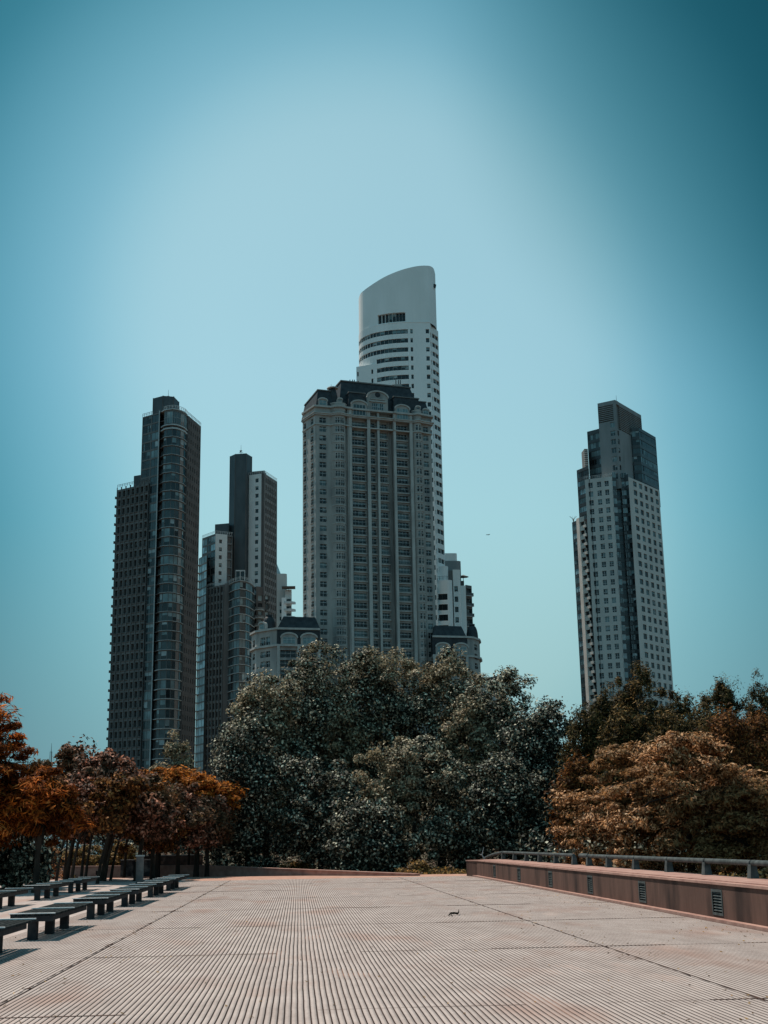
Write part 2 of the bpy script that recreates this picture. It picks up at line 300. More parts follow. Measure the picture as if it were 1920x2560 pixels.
def fpt(p, d, n, s_, z, off=0.0):
    w = p + d*s_ + n*off; return (w[0], w[1], z)
def obox(mb, p, d, n, s0, s1, o0, o1, z0, z1, mat):     # box laid along a facade: s along, o outward
    a = [fpt(p, d, n, s0, z0, o1), fpt(p, d, n, s1, z0, o1), fpt(p, d, n, s1, z0, o0), fpt(p, d, n, s0, z0, o0)]
    b = [(q[0], q[1], z1) for q in a]; mb.hexa(a, b, mat)
def frame_of(p, q):
    p = np.array(p[:2], float); q = np.array(q[:2], float); d = q-p; L = np.linalg.norm(d); d = d/L; n = np.array([d[1], -d[0]])
    return p, d, n, L
def pick(ws):
    r = random.random()*sum(w for _, w in ws)
    for k, w in ws:
        r -= w
        if r <= 0: return k
    return ws[-1][0]
GMIX = [('g0', 5), ('g1', 3), ('g2', 1.2), ('g3', 0.4)]
def make_window(B, p, d, n, s0, s1, zb, zt, depth, nm=2, transom=0.0, gmix=GMIX, fr='framed', bar=0.07, rail=0.0, sill=0.0, kind='window', sillm='chateau_l', gm=None, split=False):
    w = MB(); o = -depth
    if split and not gm:
        st = random.getstate(); random.seed(int(zb*7)+int(B.org[0]*3)); gm = pick(gmix); random.setstate(st)
        if random.random() < .28: gm = None
    g = M[gm or pick(gmix)]
    if split and nm > 1:
        for k in range(nm):
            a = s0+(s1-s0)*k/nm; b = s0+(s1-s0)*(k+1)/nm; gg = g if random.random() < 0.72 else M[pick(gmix)]
            w.poly([fpt(p, d, n, a, zb, o), fpt(p, d, n, b, zb, o), fpt(p, d, n, b, zt, o), fpt(p, d, n, a, zt, o)], gg)
    else: w.poly([fpt(p, d, n, s0, zb, o), fpt(p, d, n, s1, zb, o), fpt(p, d, n, s1, zt, o), fpt(p, d, n, s0, zt, o)], g)
    if kind == 'window' and (s1-s0) > .6 and random.random() < .34:      # a blind or curtain drawn part of the way
        k = random.randrange(nm); a = s0+(s1-s0)*k/nm; b = s0+(s1-s0)*(k+random.choice([1, 1, nm-k]))/nm; zz = zt-(zt-zb)*random.uniform(.25, .8)
        w.poly([fpt(p, d, n, a, zz, o+.0015), fpt(p, d, n, b, zz, o+.0015), fpt(p, d, n, b, zt, o+.0015), fpt(p, d, n, a, zt, o+.0015)], M[random.choice(['g2', 'g2', 'g3'])])
    F = M[fr]
    for k in range(nm+1):
        c = s0 + (s1-s0)*k/nm; bb = bar
        a0, a1 = max(s0+.002, c-bb/2), min(s1-.002, c+bb/2)
        if a1-a0 < bb*0.6: a0, a1 = (s0+.002, s0+bb) if k == 0 else (s1-bb, s1-.002)
        obox(w, p, d, n, a0, a1, o+.003, o+0.06, zb, zt, F)
    if transom: obox(w, p, d, n, s0, s1, o+.005, o+0.065, zb+(zt-zb)*transom, zb+(zt-zb)*transom+bar, F)
    if rail:
        obox(w, p, d, n, s0-.1, s1+.1, 0.02, 0.10, zb+rail-.07, zb+rail, M['iron'])
        k = s0
        while k < s1: obox(w, p, d, n, k, k+.045, 0.03, 0.08, zb+.05, zb+rail-.07, M['iron']); k += 0.28
    if sill: obox(w, p, d, n, s0-.15, s1+.15, 0.004, sill, zb-.25, zb-.003, M[sillm])
    c = fpt(p, d, n, (s0+s1)/2, (zb+zt)/2, o)
    B.item(kind, w, c, n, (s1-s0)*(zt-zb))
def facade(B, p, q, z0, z1, cols, rows, wall, depth=0.35, part='wall', **kw):
    """real wall with openings: cols [(s0,s1)], rows [(zb,zt)]; reveals and recessed windows"""
    p, d, n, L = frame_of(p, q); w = B.part(part); mt = M[wall]
    rows = sorted([r for r in rows if r[0] > z0 and r[1] < z1]); cols = sorted(cols, key=lambda c: c[0])
    def quad(s0, s1, a, b):
        if s1-s0 > 1e-4 and b-a > 1e-4: w.poly([fpt(p, d, n, s0, a), fpt(p, d, n, s1, a), fpt(p, d, n, s1, b), fpt(p, d, n, s0, b)], mt)
    z = z0
    for zb, zt in rows:
        quad(0, L, z, zb); s_ = 0
        for c in cols:
            a, b = c[0], c[1]; quad(s_, a, zb, zt); s_ = b
            w.poly([fpt(p, d, n, a, zb), fpt(p, d, n, a, zb, -depth), fpt(p, d, n, a, zt, -depth), fpt(p, d, n, a, zt)], mt)
            w.poly([fpt(p, d, n, b, zb), fpt(p, d, n, b, zt), fpt(p, d, n, b, zt, -depth), fpt(p, d, n, b, zb, -depth)], mt)
            w.poly([fpt(p, d, n, a, zb), fpt(p, d, n, b, zb), fpt(p, d, n, b, zb, -depth), fpt(p, d, n, a, zb, -depth)], mt)
            w.poly([fpt(p, d, n, a, zt), fpt(p, d, n, a, zt, -depth), fpt(p, d, n, b, zt, -depth), fpt(p, d, n, b, zt)], mt)
            k2 = dict(kw)
            if len(c) > 2: k2.update(c[2])
            make_window(B, p, d, n, a, b, zb, zt, depth, **k2)
        quad(s_, L, zb, zt); z = zt
    quad(0, L, z, z1)
def plainwall(B, pts, z0, z1, wall, part='wall'):
    w = B.part(part)
    for a, b in zip(pts[:-1], pts[1:]): w.poly([(a[0], a[1], z0), (b[0], b[1], z0), (b[0], b[1], z1), (a[0], a[1], z1)], M[wall])
def cap(B, pts, z, wall, part='roof'): B.part(part).poly([(a[0], a[1], z) for a in pts], M[wall])
def rows_of(ztop, zbot, pitch, h, sill=0.9):
    r = []; z = ztop-pitch
    while z > zbot: r.append((z+sill, z+sill+h)); z -= pitch
    return r
def railing(mb, pts, z, h, mat, step=1.5, r=0.05):
    for a, b in zip(pts[:-1], pts[1:]):
        p, d, n, L = frame_of(a, b)
        obox(mb, p, d, n, 0, L, -.05, .05, z+h-.1, z+h, mat); obox(mb, p, d, n, 0, L, -.04, .04, z+h*.5, z+h*.5+.06, mat)
        k = 0.02
        while k < L: obox(mb, p, d, n, k, k+.09, -.045, .045, z, z+h-.1, mat); k += step
def rowpts(name_pts): return [np.array(p, float) for p in name_pts]

# ================================================================== TOWERS
def zat(u, v, xy):            # height of a point seen at (u,v) standing above plan point xy
    r = ray(u, v); k = math.hypot(xy[0], xy[1])/math.hypot(r[0], r[1]); return 1.6 + r[2]*k
def antenna(B, x, y, z, h, r=0.12, dish=True):
    mb = MB(); mb.tube([(x, y, z), (x, y, z+h*0.5), (x, y, z+h)], [r, r*0.7, r*0.3], M['iron'], 6)
    if dish: mb.tube([(x-.5, y-.1, z+h*.42), (x+.5, y-.1, z+h*.46)], [.45, .2], M['iron'], 8); mb.box(x-.9, x+.9, y-.06, y+.06, z+h*.3, z+h*.3+.12, M['iron'])
    mb.build('antenna', B.root, B.org)

# ---------------- left dark tower
H = 152.0
a0, a1 = PL(356.4, 1043, H), PL(398.6, 1031, H)
bowp = [PL(411, 1027, H), V2(-46.6, 439.5), PL(432, 1023.3, H), V2(-43.0, 439.3), PL(453, 1028, H), V2(-40.6, 442.6), PL(468, 1039, H)]
s0, s1 = PL(471, 1039, H), PL(502.6, 1066, H)
A = Bld('glass_tower', (-48, 452), 'dark tower with bowed glass front and octagonal cap, leftmost of all the towers', 'tower', 'pair of dark towers'); A.treez = 24
dA = (a1-a0)/np.linalg.norm(a1-a0)
HW = PP(374.5, 1208.6, a0, a1)[2]
wl = PL(296, 1226, HW); wr = PP(374.5, 1208.6, a0, a1)[:2]
FP = 3.3
# wing: deep punched grid, standing proud of the glass
p_, d_, n_, L_ = frame_of(wl, wr)
off = n_*0.5
wl2, wr2 = wl+off, wr+off
cw = L_/7
cols = [(cw*k+cw*.24, cw*k+cw*.80) for k in range(7)]
rowsA = rows_of(HW-0.3, 2, FP, 2.15, 0.75)
facade(A, wl2, wr2, 0, HW, cols, rowsA, 'conc_dark', 0.9, nm=2, split=True, gmix=[('g0', 7), ('g1', 2)], sill=0, bar=0.08)
for k in range(8):
    obox(A.part('pier'), wl2, d_, n_, max(0, cw*k-.16), min(L_, cw*k+.16), .004, .3, 2, HW+.8, M['conc_dark'])
for r in rowsA: obox(A.part('pier'), wl2, d_, n_, -.3, L_, .006, .18, r[0]-.35, r[0]-.1, M['conc_slab'])
back = np.array([math.sin(rad(8)), 1.0])*14
plainwall(A, [wr2+back, wr2][::-1] , 0, HW, 'conc_dark'); plainwall(A, [wl2+back*1.0, wl2], 0, HW, 'conc_dark'); plainwall(A, [wr2+back, wl2+back], 0, HW, 'conc_dark')
cap(A, [wl2, wr2, wr2+back, wl2+back], HW, 'conc_slab')
rl = MB(); railing(rl, [wl2, wr2], HW+.8, 1.1, M['iron'], 1.2); rl.build('roof_railing', A.root, A.org)
# balcony stubs on the wing's outer edge
for r in rowsA[::1]: obox(A.part('pier'), wl2, d_, n_, -.9, -.5, -1.6, .2, r[0]-.4, r[0]+.5, M['conc_slab'])
# penthouse behind the wing
b0 = PL(334.7, 1190, 134); b1 = PL(353, 1187, 134)
A.part('penthouse').prism([b0, b1, b1+V2(1, 9), b0+V2(1, 9)], HW-1, 134, M['shaft'])
# glass flank: upper louvred part above the wing and the glass strip beside the bow
rg = rows_of(H-0.2, 2, FP, 2.7, 0.3)
sw = float(np.dot(wr-a0, dA))
facade(A, a0, wr, HW, H, [(0.3, sw-.3)], [r for r in rg if r[0] > HW], 'conc_dark', 0.15, nm=7, transom=0.5, split=True, gmix=[('g0', 2), ('g1', 4), ('g2', 1.6), ('g3', .3)], fr='framed')
facade(A, wr, a1, 0, H, [(0.15, np.linalg.norm(a1-wr)-.15)], rg, 'conc_dark', 0.12, nm=2, gmix=[('g1', 4), ('g2', 1), ('g0', 1)], fr='framed')
A.part('mullion').prism([a1+V2(-.15, -.25), a1+V2(.2, -.25), a1+V2(.2, .1), a1+V2(-.15, .1)], 2, H+.6, M['lightline'])
# dark recess between flank and bow
rc = (a1+bowp[0])/2 + V2(.6, 3.2)
plainwall(A, [a1, rc+V2(-.8, 0), rc+V2(.8, 0), bowp[0]], 0, H-4, 'fdark', 'recess')
for r in rg: A.part('recess_slab').prism([a1+V2(.1, .6), bowp[0]+V2(-.1, .6), rc+V2(.8, -.3), rc+V2(-.8, -.3)], r[0]-.35, r[0]-.15, M['conc_slab'])
# bow front: each storey its own glazing segments; pale slab edge between
for a, b in zip(bowp[:-1], bowp[1:]):
    L = np.linalg.norm(b-a)
    facade(A, a, b, 0, H-7.0, [(0.05, L-.05)], rg, 'conc_dark', 0.1, nm=2 if L > 2.6 else 1, split=True, gmix=[('g0', 3), ('g1', 5), ('g2', 1.2)], fr='framed', bar=.09)
    facade(A, a, b, H-5.5, H, [(0.05, L-.05)], [(H-5.0, H-.7)], 'conc_dark', 0.1, nm=2, transom=.5, gmix=[('g1', 3), ('g2', 1)], fr='lightline')
bc = V2(-44.5, 447)
def grow(pts, c, k): return [c+(p-c)*k for p in pts]
for r in rg:
    if r[0] > H-6: continue
    A.part('floor_band').prism(grow([a1+V2(.8, .3)]+bowp, bc, 1.035)+[bc+V2(4, 0), bc+V2(-4, 0)], r[0]-.42, r[0]-.18, M['conc_slab' if r[0] > 60 else 'lightline'], botcap=True)
    ob = grow([bowp[0]]+bowp, bc, 1.045)
    for a, b in zip(ob[1:-1], ob[2:]):
        p, d, n, L = frame_of(a, b); obox(A.part('floor_band'), p, d, n, 0, L, -.1, .03, r[0]-.30, r[0]-.17, M['lightline'])
for z in (H-7.0, H-5.6, H+.2):
    A.part('floor_band').prism(grow([a1+V2(.8, .3)]+bowp, bc, 1.05)+[bc+V2(4, 0), bc+V2(-4, 0)], z-.25, z+.12, M['lightline'], botcap=True)
rl = MB(); railing(rl, grow(bowp, bc, 1.05), H+.3, 1.2, M['lightline'], 1.0, ); railing(rl, [a0, a1], H, 1.2, M['framed'], .9); railing(rl, [s0, s1], H+.1, 1.2, M['framed'], 1.4); rl.build('roof_railing', A.root, A.org)
# right slab
Ls = np.linalg.norm(s1-s0); cs = Ls/6
facade(A, s0, s1, 0, H, [(cs*k+cs*.30, cs*k+cs*.62) for k in range(6)], rows_of(H-1, 2, FP, 1.7, 1.0), 'conc_slab', 0.35, nm=1, gmix=[('g0', 5), ('g1', 2.5), ('g2', .7)], fr='conc_slab')
plainwall(A, [bowp[-1], s0], 0, H, 'conc_slab')
bk = a0+V2(3, 22)
plainwall(A, [s1, bk+V2(16, 0), bk, a0], 0, H, 'conc_dark')
cap(A, [a0, a1]+bowp+[s0, s1, bk+V2(16, 0), bk], H-.02, 'conc_slab')
# octagonal cap
cp = [PL(383, 996, 160), PL(407.7, 989.5, 160), PL(434.8, 991.6, 160), PL(447.5, 1005, 160)]
cc = (cp[0]+cp[3])/2+V2(0, 2.5)
cp = cp+[cc*2-p for p in cp][:]
A.part('cap').prism(cp[:4]+[cp[3]+V2(-1, 5), cp[2]+V2(-1, 10), cp[1]+V2(1, 10), cp[0]+V2(1, 5)], H-7, 160, M['shaft'])
for p in cp[:4]: A.part('cap').prism([p+V2(-.12, -.12), p+V2(.12, -.12), p+V2(.12, .1), p+V2(-.12, .1)], H, 160.1, M['conc_slab'])
antenna(A, cc[0]+.5, cc[1], 160, 5)
A.finish()

# ---------------- second dark tower
B = Bld('shaft_tower', (-22, 530), 'dark tower with a tall blank octagonal shaft, between the leftmost tower and the cream tower', 'tower', 'pair of dark towers'); B.treez = 30
b0, b1, b2 = PL(615.6, 1189, H), PL(660.8, 1183, H), PL(693, 1204, H)
pit = 3.3
# right block, pale face with one window column plus a glazed strip on its left
s_a, _ = PS_(619, 1189, b0, b1); s_b, _ = PS_(638.5, 1200, b0, b1); s_c, _ = PS_(645.5, 1200, b0, b1)
q1 = b0+(b1-b0)*(7/43.)
rB = rows_of(H-1.2, 2, pit, 1.7, .9)
facade(B, b0, q1, 0, H, [(.1, np.linalg.norm(q1-b0)-.1)], rows_of(H-.5, 2, pit, 2.7, .3), 'conc_dark', .1, nm=1, gmix=[('g1', 3), ('g2', 2), ('g0', 2)])
q2 = b0+(b1-b0)*(38/45.)
facade(B, q1, q2, 0, H, [(s_b-np.linalg.norm(q1-b0), s_c-np.linalg.norm(q1-b0)+.2)], rB, 'whiteb', .3, nm=1, gmix=[('g0', 5), ('g1', 1)])
facade(B, q2, b1, 0, H, [], [], 'conc_slab', .3)
Lb = np.linalg.norm(b2-b1); n5 = 6
facade(B, b1, b2, 0, H, [(Lb*(.1+.15*k), Lb*(.1+.15*k)+Lb*.085) for k in range(6)], rows_of(H-1, 2, pit, 2.1, .7), 'midgrey', .4, nm=1, gmix=[('g0', 6), ('g1', 1)], fr='framed')
p_, d_, n_, L_ = frame_of(b1, b2)
for k in range(7): obox(B.part('pier'), p_, d_, n_, Lb*(.045+.15*k)-.12, Lb*(.045+.15*k)+.12, .004, .22, 2, H-.5, M['midgrey'])
plainwall(B, [b2, b2+V2(-8, 14), b0+V2(2, 14), b0], 0, H, 'conc_slab'); cap(B, [b0, b1, b2, b2+V2(-8, 14), b0+V2(2, 14)], H-.02, 'conc_slab')
ph0, ph1 = PL(630, 1179, H+2.5), PL(661, 1176, H+2.5)
B.part('penthouse').prism([ph0, ph1, ph1+V2(1, 8), ph0+V2(1, 8)], H-1, H+2.5, M['shaft'])
rl = MB(); railing(rl, [b0, b1, b2], H, 1.2, M['frame'], 1.0); rl.build('roof_railing', B.root, B.org)
# shaft
HS = 161.
cp = [PL(575, 1141, HS), PL(588.5, 1135, HS), PL(615.6, 1133.3, HS), PL(630, 1142, HS)]
B.part('shaft').prism(cp+[cp[3]+V2(-.5, 4), cp[2]+V2(-.5, 9), cp[1]+V2(1, 9), cp[0]+V2(1, 4)], 0, HS, M['shaft'])
for p in cp: B.part('shaft').prism([p+V2(-.1, -.15), p+V2(.1, -.15), p+V2(.1, .1), p+V2(-.1, .1)], 0, HS+.05, M['conc_slab'])
antenna(B, cp[1][0]+2.2, cp[1][1]+3, HS, 5)
# left block
HL = 125.
l0, l1, l2 = PL(505.6, 1346, HL), PL(538.8, 1334, HL), PL(581, 1338, HL)
LL = np.linalg.norm(l1-l0)
rL = rows_of(HL-.5, 2, pit, 2.6, .4)
facade(B, l0, l1, 0, HL, [(.1, LL*.36), (LL*.42, LL*.62, dict(gm='g0')), (LL*.66, LL-.1)], rL, 'conc_dark', .12, nm=2, split=True, gmix=[('g1', 4), ('g2', 3), ('g0', 1), ('g4', .6)])
x0_, _ = PS_(541, 1345, l1, l2); x1_, _ = PS_(547.8, 1351, l1, l2); x2_, _ = PS_(555, 1351, l1, l2)
m1 = PP(568, 1340, l1, l2)[:2]
facade(B, l1, m1, 0, HL, [(x1_, x2_)], rows_of(HL-1.5, 2, pit, 1.6, .9), 'whiteb', .3, nm=1, gmix=[('g0', 5), ('g1', 1)])
facade(B, m1, l2, 0, HL, [(.25, np.linalg.norm(l2-m1)-.25)], rL, 'conc_dark', .6, nm=1, gmix=[('g0', 4), ('g1', 2)], fr='frame')
plainwall(B, [l2, l2+V2(0, 10), l0+V2(2, 10), l0], 0, HL, 'conc_slab'); cap(B, [l0, l1, l2, l2+V2(0, 10), l0+V2(2, 10)], HL-.02, 'conc_slab')
rl = MB(); railing(rl, [l0, l1, l2], HL, 1.2, M['frame'], 1.0); rl.build('roof_railing', B.root, B.org)
c0 = PL(537.5, 1311, 131); c1 = PL(572, 1308, 131)
B.part('penthouse').prism([c0, c1, c1+V2(0, 6), c0+V2(0, 6)], HL-1, 131, M['shaft'])
# glazed strip towards the leftmost tower
g0, g1 = PL(496, 1392, 116), PL(517, 1386, 116)
g0 += V2(0, 3); 
for i, r in enumerate(rows_of(116, 2, pit, 2.7, .3)):
    pass
facade(B, g0, g1, 0, 116, [(.1, np.linalg.norm(g1-g0)-.1)], rows_of(116, 2, pit, 2.8, .25), 'conc_dark', .1, nm=3, split=True, gmix=[('g4', 3), ('g3', 2), ('g2', 2)], fr='framed')
for r in rows_of(116, 2, pit, 2.8, .25): obox(B.part('balcony_edge'), *frame_of(g0, g1)[:3], -1.2, 2.2, .02, 1.1, r[0]-.3, r[0]-.1, M['lightline'])
plainwall(B, [g1, g1+V2(0, 8), g0+V2(0, 8), g0], 0, 116, 'conc_slab'); cap(B, [g0, g1, g1+V2(0, 8), g0+V2(0, 8)], 115.98, 'conc_slab')
# low front part: punched slab, pier, bow
HF = 102.5
f0, f1, f2 = PL(517.7, 1470, HF), PL(561.5, 1461, HF), PL(573.5, 1462, HF)
Lf = np.linalg.norm(f1-f0)
facade(B, f0, f1, 0, HF, [(Lf*(.06+.185*k), Lf*(.06+.185*k)+Lf*.11) for k in range(5)], rows_of(HF-.3, 2, pit, 2.3, .6), 'conc_dark', .5, nm=1, gmix=[('g0', 6), ('g1', 1)], fr='framed')
p_, d_, n_, L_ = frame_of(f0, f1)
for k in range(6): obox(B.part('pier'), p_, d_, n_, Lf*(.0+.185*k)+.1, Lf*(.0+.185*k)+.5, .004, .4, 2, HF, M['conc_dark'])
facade(B, f1, f2, 0, HF+.5, [], [], 'midgrey')
bow = [f2, PL(585, 1456, HF), PL(600, 1452, HF), PL(615, 1454, HF), PL(626, 1459, HF), PL(636, 1467, HF)]
for a, b in zip(bow[:-1], bow[1:]):
    L = np.linalg.norm(b-a); facade(B, a, b, 0, HF, [(.05, L-.05)], rows_of(HF-3.3, 2, pit, 2.9, .2)+[(HF-3, HF-.5)], 'conc_dark', .1, nm=2, split=True, gmix=[('g0', 3), ('g1', 5), ('g2', 2)], bar=.09)
bc = (bow[0]+bow[-1])/2+V2(0, 4)
for r in rows_of(HF-3.3, 2, pit, 2.9, .2)+[(HF-3, 0), (HF+.35, 0)]:
    ob = grow(bow, bc, 1.05)
    for a, b in zip(ob[:-1], ob[1:]):
        p, d, n, L = frame_of(a, b); obox(B.part('floor_band'), p, d, n, 0, L, -.35, .03, r[0]-.34, r[0]-.14, M['lightline'])
# balconies stack on the right of the bow, then the dark punched wall
e0 = bow[-1]; e1 = PL(652, 1470, HF); 
for r in rows_of(HF-6, 2, pit, 2.5, .4):
    mb = MB(); c = e0+V2(1.6, 2.2)
    ring = [c+V2(2.4*math.cos(t), 2.4*math.sin(t)) for t in [rad(x) for x in range(-150, 31, 30)]]
    mb.prism(ring+[c+V2(0, 2)], r[0]-.5, r[0]-.3, M['lightline'], botcap=True); mb.prism(ring+[c+V2(0, 2)], r[0]-.29, r[0]+.5, M['conc_dark'])
    B.item('balcony', mb, (c[0], c[1], r[0]), V2(0, -1), 4)
facade(B, e0+V2(.5, 4), b1+V2(-.3, -.2), 0, HF+1, [(1, 3), (4.4, 6)], rows_of(HF-2, 2, pit, 2.3, .5), 'conc_slab', .4, nm=1)
cap(B, [f0, f1]+bow+[e0+V2(.5, 4), f0+V2(12, 12), f0+V2(2, 12)], HF-.02, 'conc_slab')
plainwall(B, [f0+V2(2, 12), f0], 0, HF, 'conc_slab')
rl = MB(); railing(rl, [f0, f1, f2], HF+.5, 1.0, M['frame'], 1.0); railing(rl, grow(bow, bc, 1.05), HF+.5, 1.1, M['lightline'], 1.0); rl.build('roof_railing', B.root, B.org)
k0, k1 = PL(589, 1425, 108), PL(613, 1425, 108)
kg = MB(); 
facade(B, k0, k1, HF-1, 108, [(.2, 1.7), (2.0, np.linalg.norm(k1-k0)-.3)], [(HF+.2, 107.5)], 'lightline', .2, part='rooftop_pavilion', nm=1, gm='g0')
plainwall(B, [k1, k1+V2(0, 3)], HF-1, 108, 'shaft', 'rooftop_pavilion')
B.finish()

# ---------------- cream stone tower with mansard roof
HC = 138.0
L0, L1, Rr = PL(756.6, 1034.8, HC), PL(788, 1013.7, HC), PL(1076, 1040.9, HC)
C = Bld('mansard_tower', (25, 410), 'massive cream stone tower with slate mansard roof and arched gables, in the middle', 'tower'); C.treez = 50
p_, dC, nC, LC = frame_of(L1, Rr)
def scx(cx, v=1035): return PS_(740+cx*.3014, v, L1, Rr)[0]
bs = [0]+[scx(c) for c in (283, 420, 457, 585, 610, 668, 690, 768, 800, 820, 935, 958, 1040)]+[LC]
pitC = 2.98
rC = rows_of(HC-3.2, 2, pitC, 1.75, .55)
P0 = L1
def pt(s_, o=0.): return P0+dC*s_+nC*o
W0 = dict(nm=2, transom=.62, gmix=[('g0', 8), ('g1', 3), ('g2', 1.8), ('g3', .3)], rail=.75, fr='frame', bar=.10)
def flatbay(s_0, s_1, o, cols, rows=None, z1=HC, **k):
    kw = dict(W0); kw.update(k); facade(C, pt(s_0, o), pt(s_1, o), 0, z1, cols, rows or rC, 'chateau', kw.pop('depth', .45), **kw)
def sidew(s_, o0, o1, z1=HC, right=False):   # return walls between planes
    a, b = (pt(s_, o0), pt(s_, o1)) if right else (pt(s_, o1), pt(s_, o0)); plainwall(C, [a, b], 0, z1, 'chateau')
wm = lambda a, b, f0_, f1_: (a+(b-a)*f0_-a, a+(b-a)*f1_-a)
# flat end bay left
flatbay(bs[0], bs[1], 0, [((bs[1])*.28, (bs[1])*.72)])
# turret left
def turret(sa, sb, rad_o, ncol=3, z1=HC-1.5):
    pts = []
    for t in (0, .18, .5, .82, 1): pts.append(pt(sa+(sb-sa)*t, rad_o*math.sin(math.pi*min(max(t, .0), 1))**.6 if 0 < t < 1 else 0))
    for i, (a, b) in enumerate(zip(pts[:-1], pts[1:])):
        L = np.linalg.norm(b-a)
        kw = dict(W0); kw['nm'] = 1 if i in (0, 3) else 1
        if i in (1, 2): facade(C, a, b, 0, z1, [(L*.10, L*.42), (L*.55, L*.87)] if L > 1.6 else [(L*.2, L*.8)], rC, 'chateau', .3, **kw)
        else: facade(C, a, b, 0, z1, [], [], 'chateau')
    for r in rC[1:]:
        C.part('string_course').prism([q for q in [pt(sa, .1)]+[C0+(C0-pt((sa+sb)/2, -1))*0.06 for C0 in pts[1:-1]]+[pt(sb, .1)]], r[0]-.62, r[0]-.42, M['chateau_l'], botcap=True)
    return pts
tl = turret(bs[1]+.3, bs[2]-.3, 1.9)
flatbay(bs[1], bs[1]+.3, 0, []); flatbay(bs[2]-.3, bs[2], 0, [])
# pilaster and 4-light bays
def pilaster(sa, sb, o=.7, z1=HC-.2, mat='chateau_l', part='pilaster'): obox(C.part(part), P0, dC, nC, sa, sb, -1.3, o, 0, z1, M[mat])
pilaster(bs[2], bs[3], .8, mat='chateau'); pilaster(bs[2]+.5, bs[3]-.2, 1.0)
w4 = bs[4]-bs[3]; flatbay(bs[3], bs[4], -1.1, [(w4*.06, w4*.94)], nm=4, rail=.75)
pilaster(bs[4], bs[5], .6)
w2 = bs[6]-bs[5]; flatbay(bs[5], bs[6], -1.2, [(w2*.1, w2*.9)], nm=2)
pilaster(bs[6]+.1, bs[7]-.1, .3)
w2 = bs[8]-bs[7]; flatbay(bs[7], bs[8], -1.2, [(w2*.1, w2*.92)], nm=3)
flatbay(bs[8], bs[9], -1.4, []); pilaster(bs[9], bs[10], .8); 
w4 = bs[11]-bs[10]; flatbay(bs[10], bs[11], -1.1, [(w4*.06, w4*.94)], nm=4)
pilaster(bs[11], bs[12], .7)
tr = turret(bs[12]+.1, bs[13], 1.6)
w2 = bs[14]-bs[13]; flatbay(bs[13], bs[14], 0, [(w2*.15, w2*.7)])
flatbay(bs[12], bs[12]+.1, 0, [])
for (a, b, o) in ((bs[3], bs[4], -1.1), (bs[5], bs[6], -1.2), (bs[7], bs[8], -1.2), (bs[10], bs[11], -1.1)):
    for r in rC: obox(C.part('string_course'), P0, dC, nC, a+.02, b-.02, o+.005, o+.45, r[0]-.65, r[0]-.35, M['chateau_l'])
for a in bs[1:3]+bs[3:14]: plainwall(C, [pt(a, -1.5), pt(a, 0)], 0, HC, 'chateau')
# left flank (sunlit), two columns of windows
LS = np.linalg.norm(L1-L0)
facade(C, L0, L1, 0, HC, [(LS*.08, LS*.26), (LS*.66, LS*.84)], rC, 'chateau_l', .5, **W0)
for r in rC:
    for c0_ in (LS*.04, LS*.62): obox(C.part('string_course'), *frame_of(L0, L1)[:3], c0_+LS*.02, c0_+LS*.24, .004, .22, r[0]-.4, r[0]-.15, M['chateau'])
bkC = V2(-3.5, 26)*1.0
plainwall(C, [Rr, Rr+V2(-2, 24), L0+V2(6, 22), L0], 0, HC, 'chateau')
# cornice
outl = [L0, L1, pt(bs[1], 0)]+tl[1:-1]+[pt(bs[2], .8), pt(bs[3], .8), pt(bs[3], 0.3), pt(bs[9], .3), pt(bs[9], .8), pt(bs[10], .8), pt(bs[10], .3), pt(bs[12], .3)]+tr[1:-1]+[pt(bs[14], 0), Rr+V2(-2, 24), L0+V2(6, 22)]
cen = (L1+Rr)/2+V2(-2, 12)
def off_out(pts, e):
    out = []
    for q in pts[:-2]: out.append(q+nC*e+(V2(-e*.7, 0) if q is pts[0] or q is pts[1] else 0)+(dC*e if q is pts[-3] else 0))
    return out+pts[-2:]
for z0_, z1_, e in ((HC-6.4, HC-6.0, .35), (HC-3.1, HC-2.6, .6), (HC-2.6, HC-2.3, .9), (HC-.5, HC+.1, .8)):
    C.part('cornice').prism(off_out(outl, e), z0_, z1_, M['chateau_l'], botcap=True)
# mansard roofs (slate): main, left end, right end, mid fronts
def mansard(sa, sb, back0, z0_, z1_, ins, deep=18, part='roof', o=.2):
    a, b = pt(sa, o), pt(sb, o); c, d = pt(sb, -deep), pt(sa, -deep)
    mb = C.part(part); mb.prism([a, b, c, d], z0_, z1_, M['slate'], top=[pt(sa+ins, o-ins*1.2), pt(sb-ins, o-ins*1.2), pt(sb-ins, -deep+ins), pt(sa+ins, -deep+ins)])
    e = .25; t = [pt(sa+ins-e, o-ins*1.2+e), pt(sb-ins+e, o-ins*1.2+e), pt(sb-ins+e, -deep+ins), pt(sa+ins-e, -deep+ins)]
    mb.prism(t, z1_+.003, z1_+.35, M['conc_dark'], botcap=True)
mansard(.2, bs[1]+1.2, 0, HC+.1, 143.6, 1.0)
mansard(bs[13]-1.2, LC-.2, 0, HC+.1, 143.0, 1.0)
sR0 = PS_(853, 953.4, pt(0, -5), pt(LC, -5))[0]; sR1 = PS_(1024.8, 973, pt(0, -5), pt(LC, -5))[0]
zr = zat(853, 953.4, pt(sR0, -5))
C.part('roof').prism([pt(sR0-2.0, -1.5), pt(sR1+2.8, -1.5), pt(sR1+2.8, -20), pt(sR0-2.0, -20)], HC+.1, zr, M['slate'], top=[pt(sR0, -5), pt(sR1, -5), pt(sR1, -17), pt(sR0, -17)])
C.part('roof').prism([pt(sR0-.3, -4.7), pt(sR1+.3, -4.7), pt(sR1+.3, -17), pt(sR0-.3, -17)], zr+.003, zr+.4, M['conc_dark'], botcap=True)
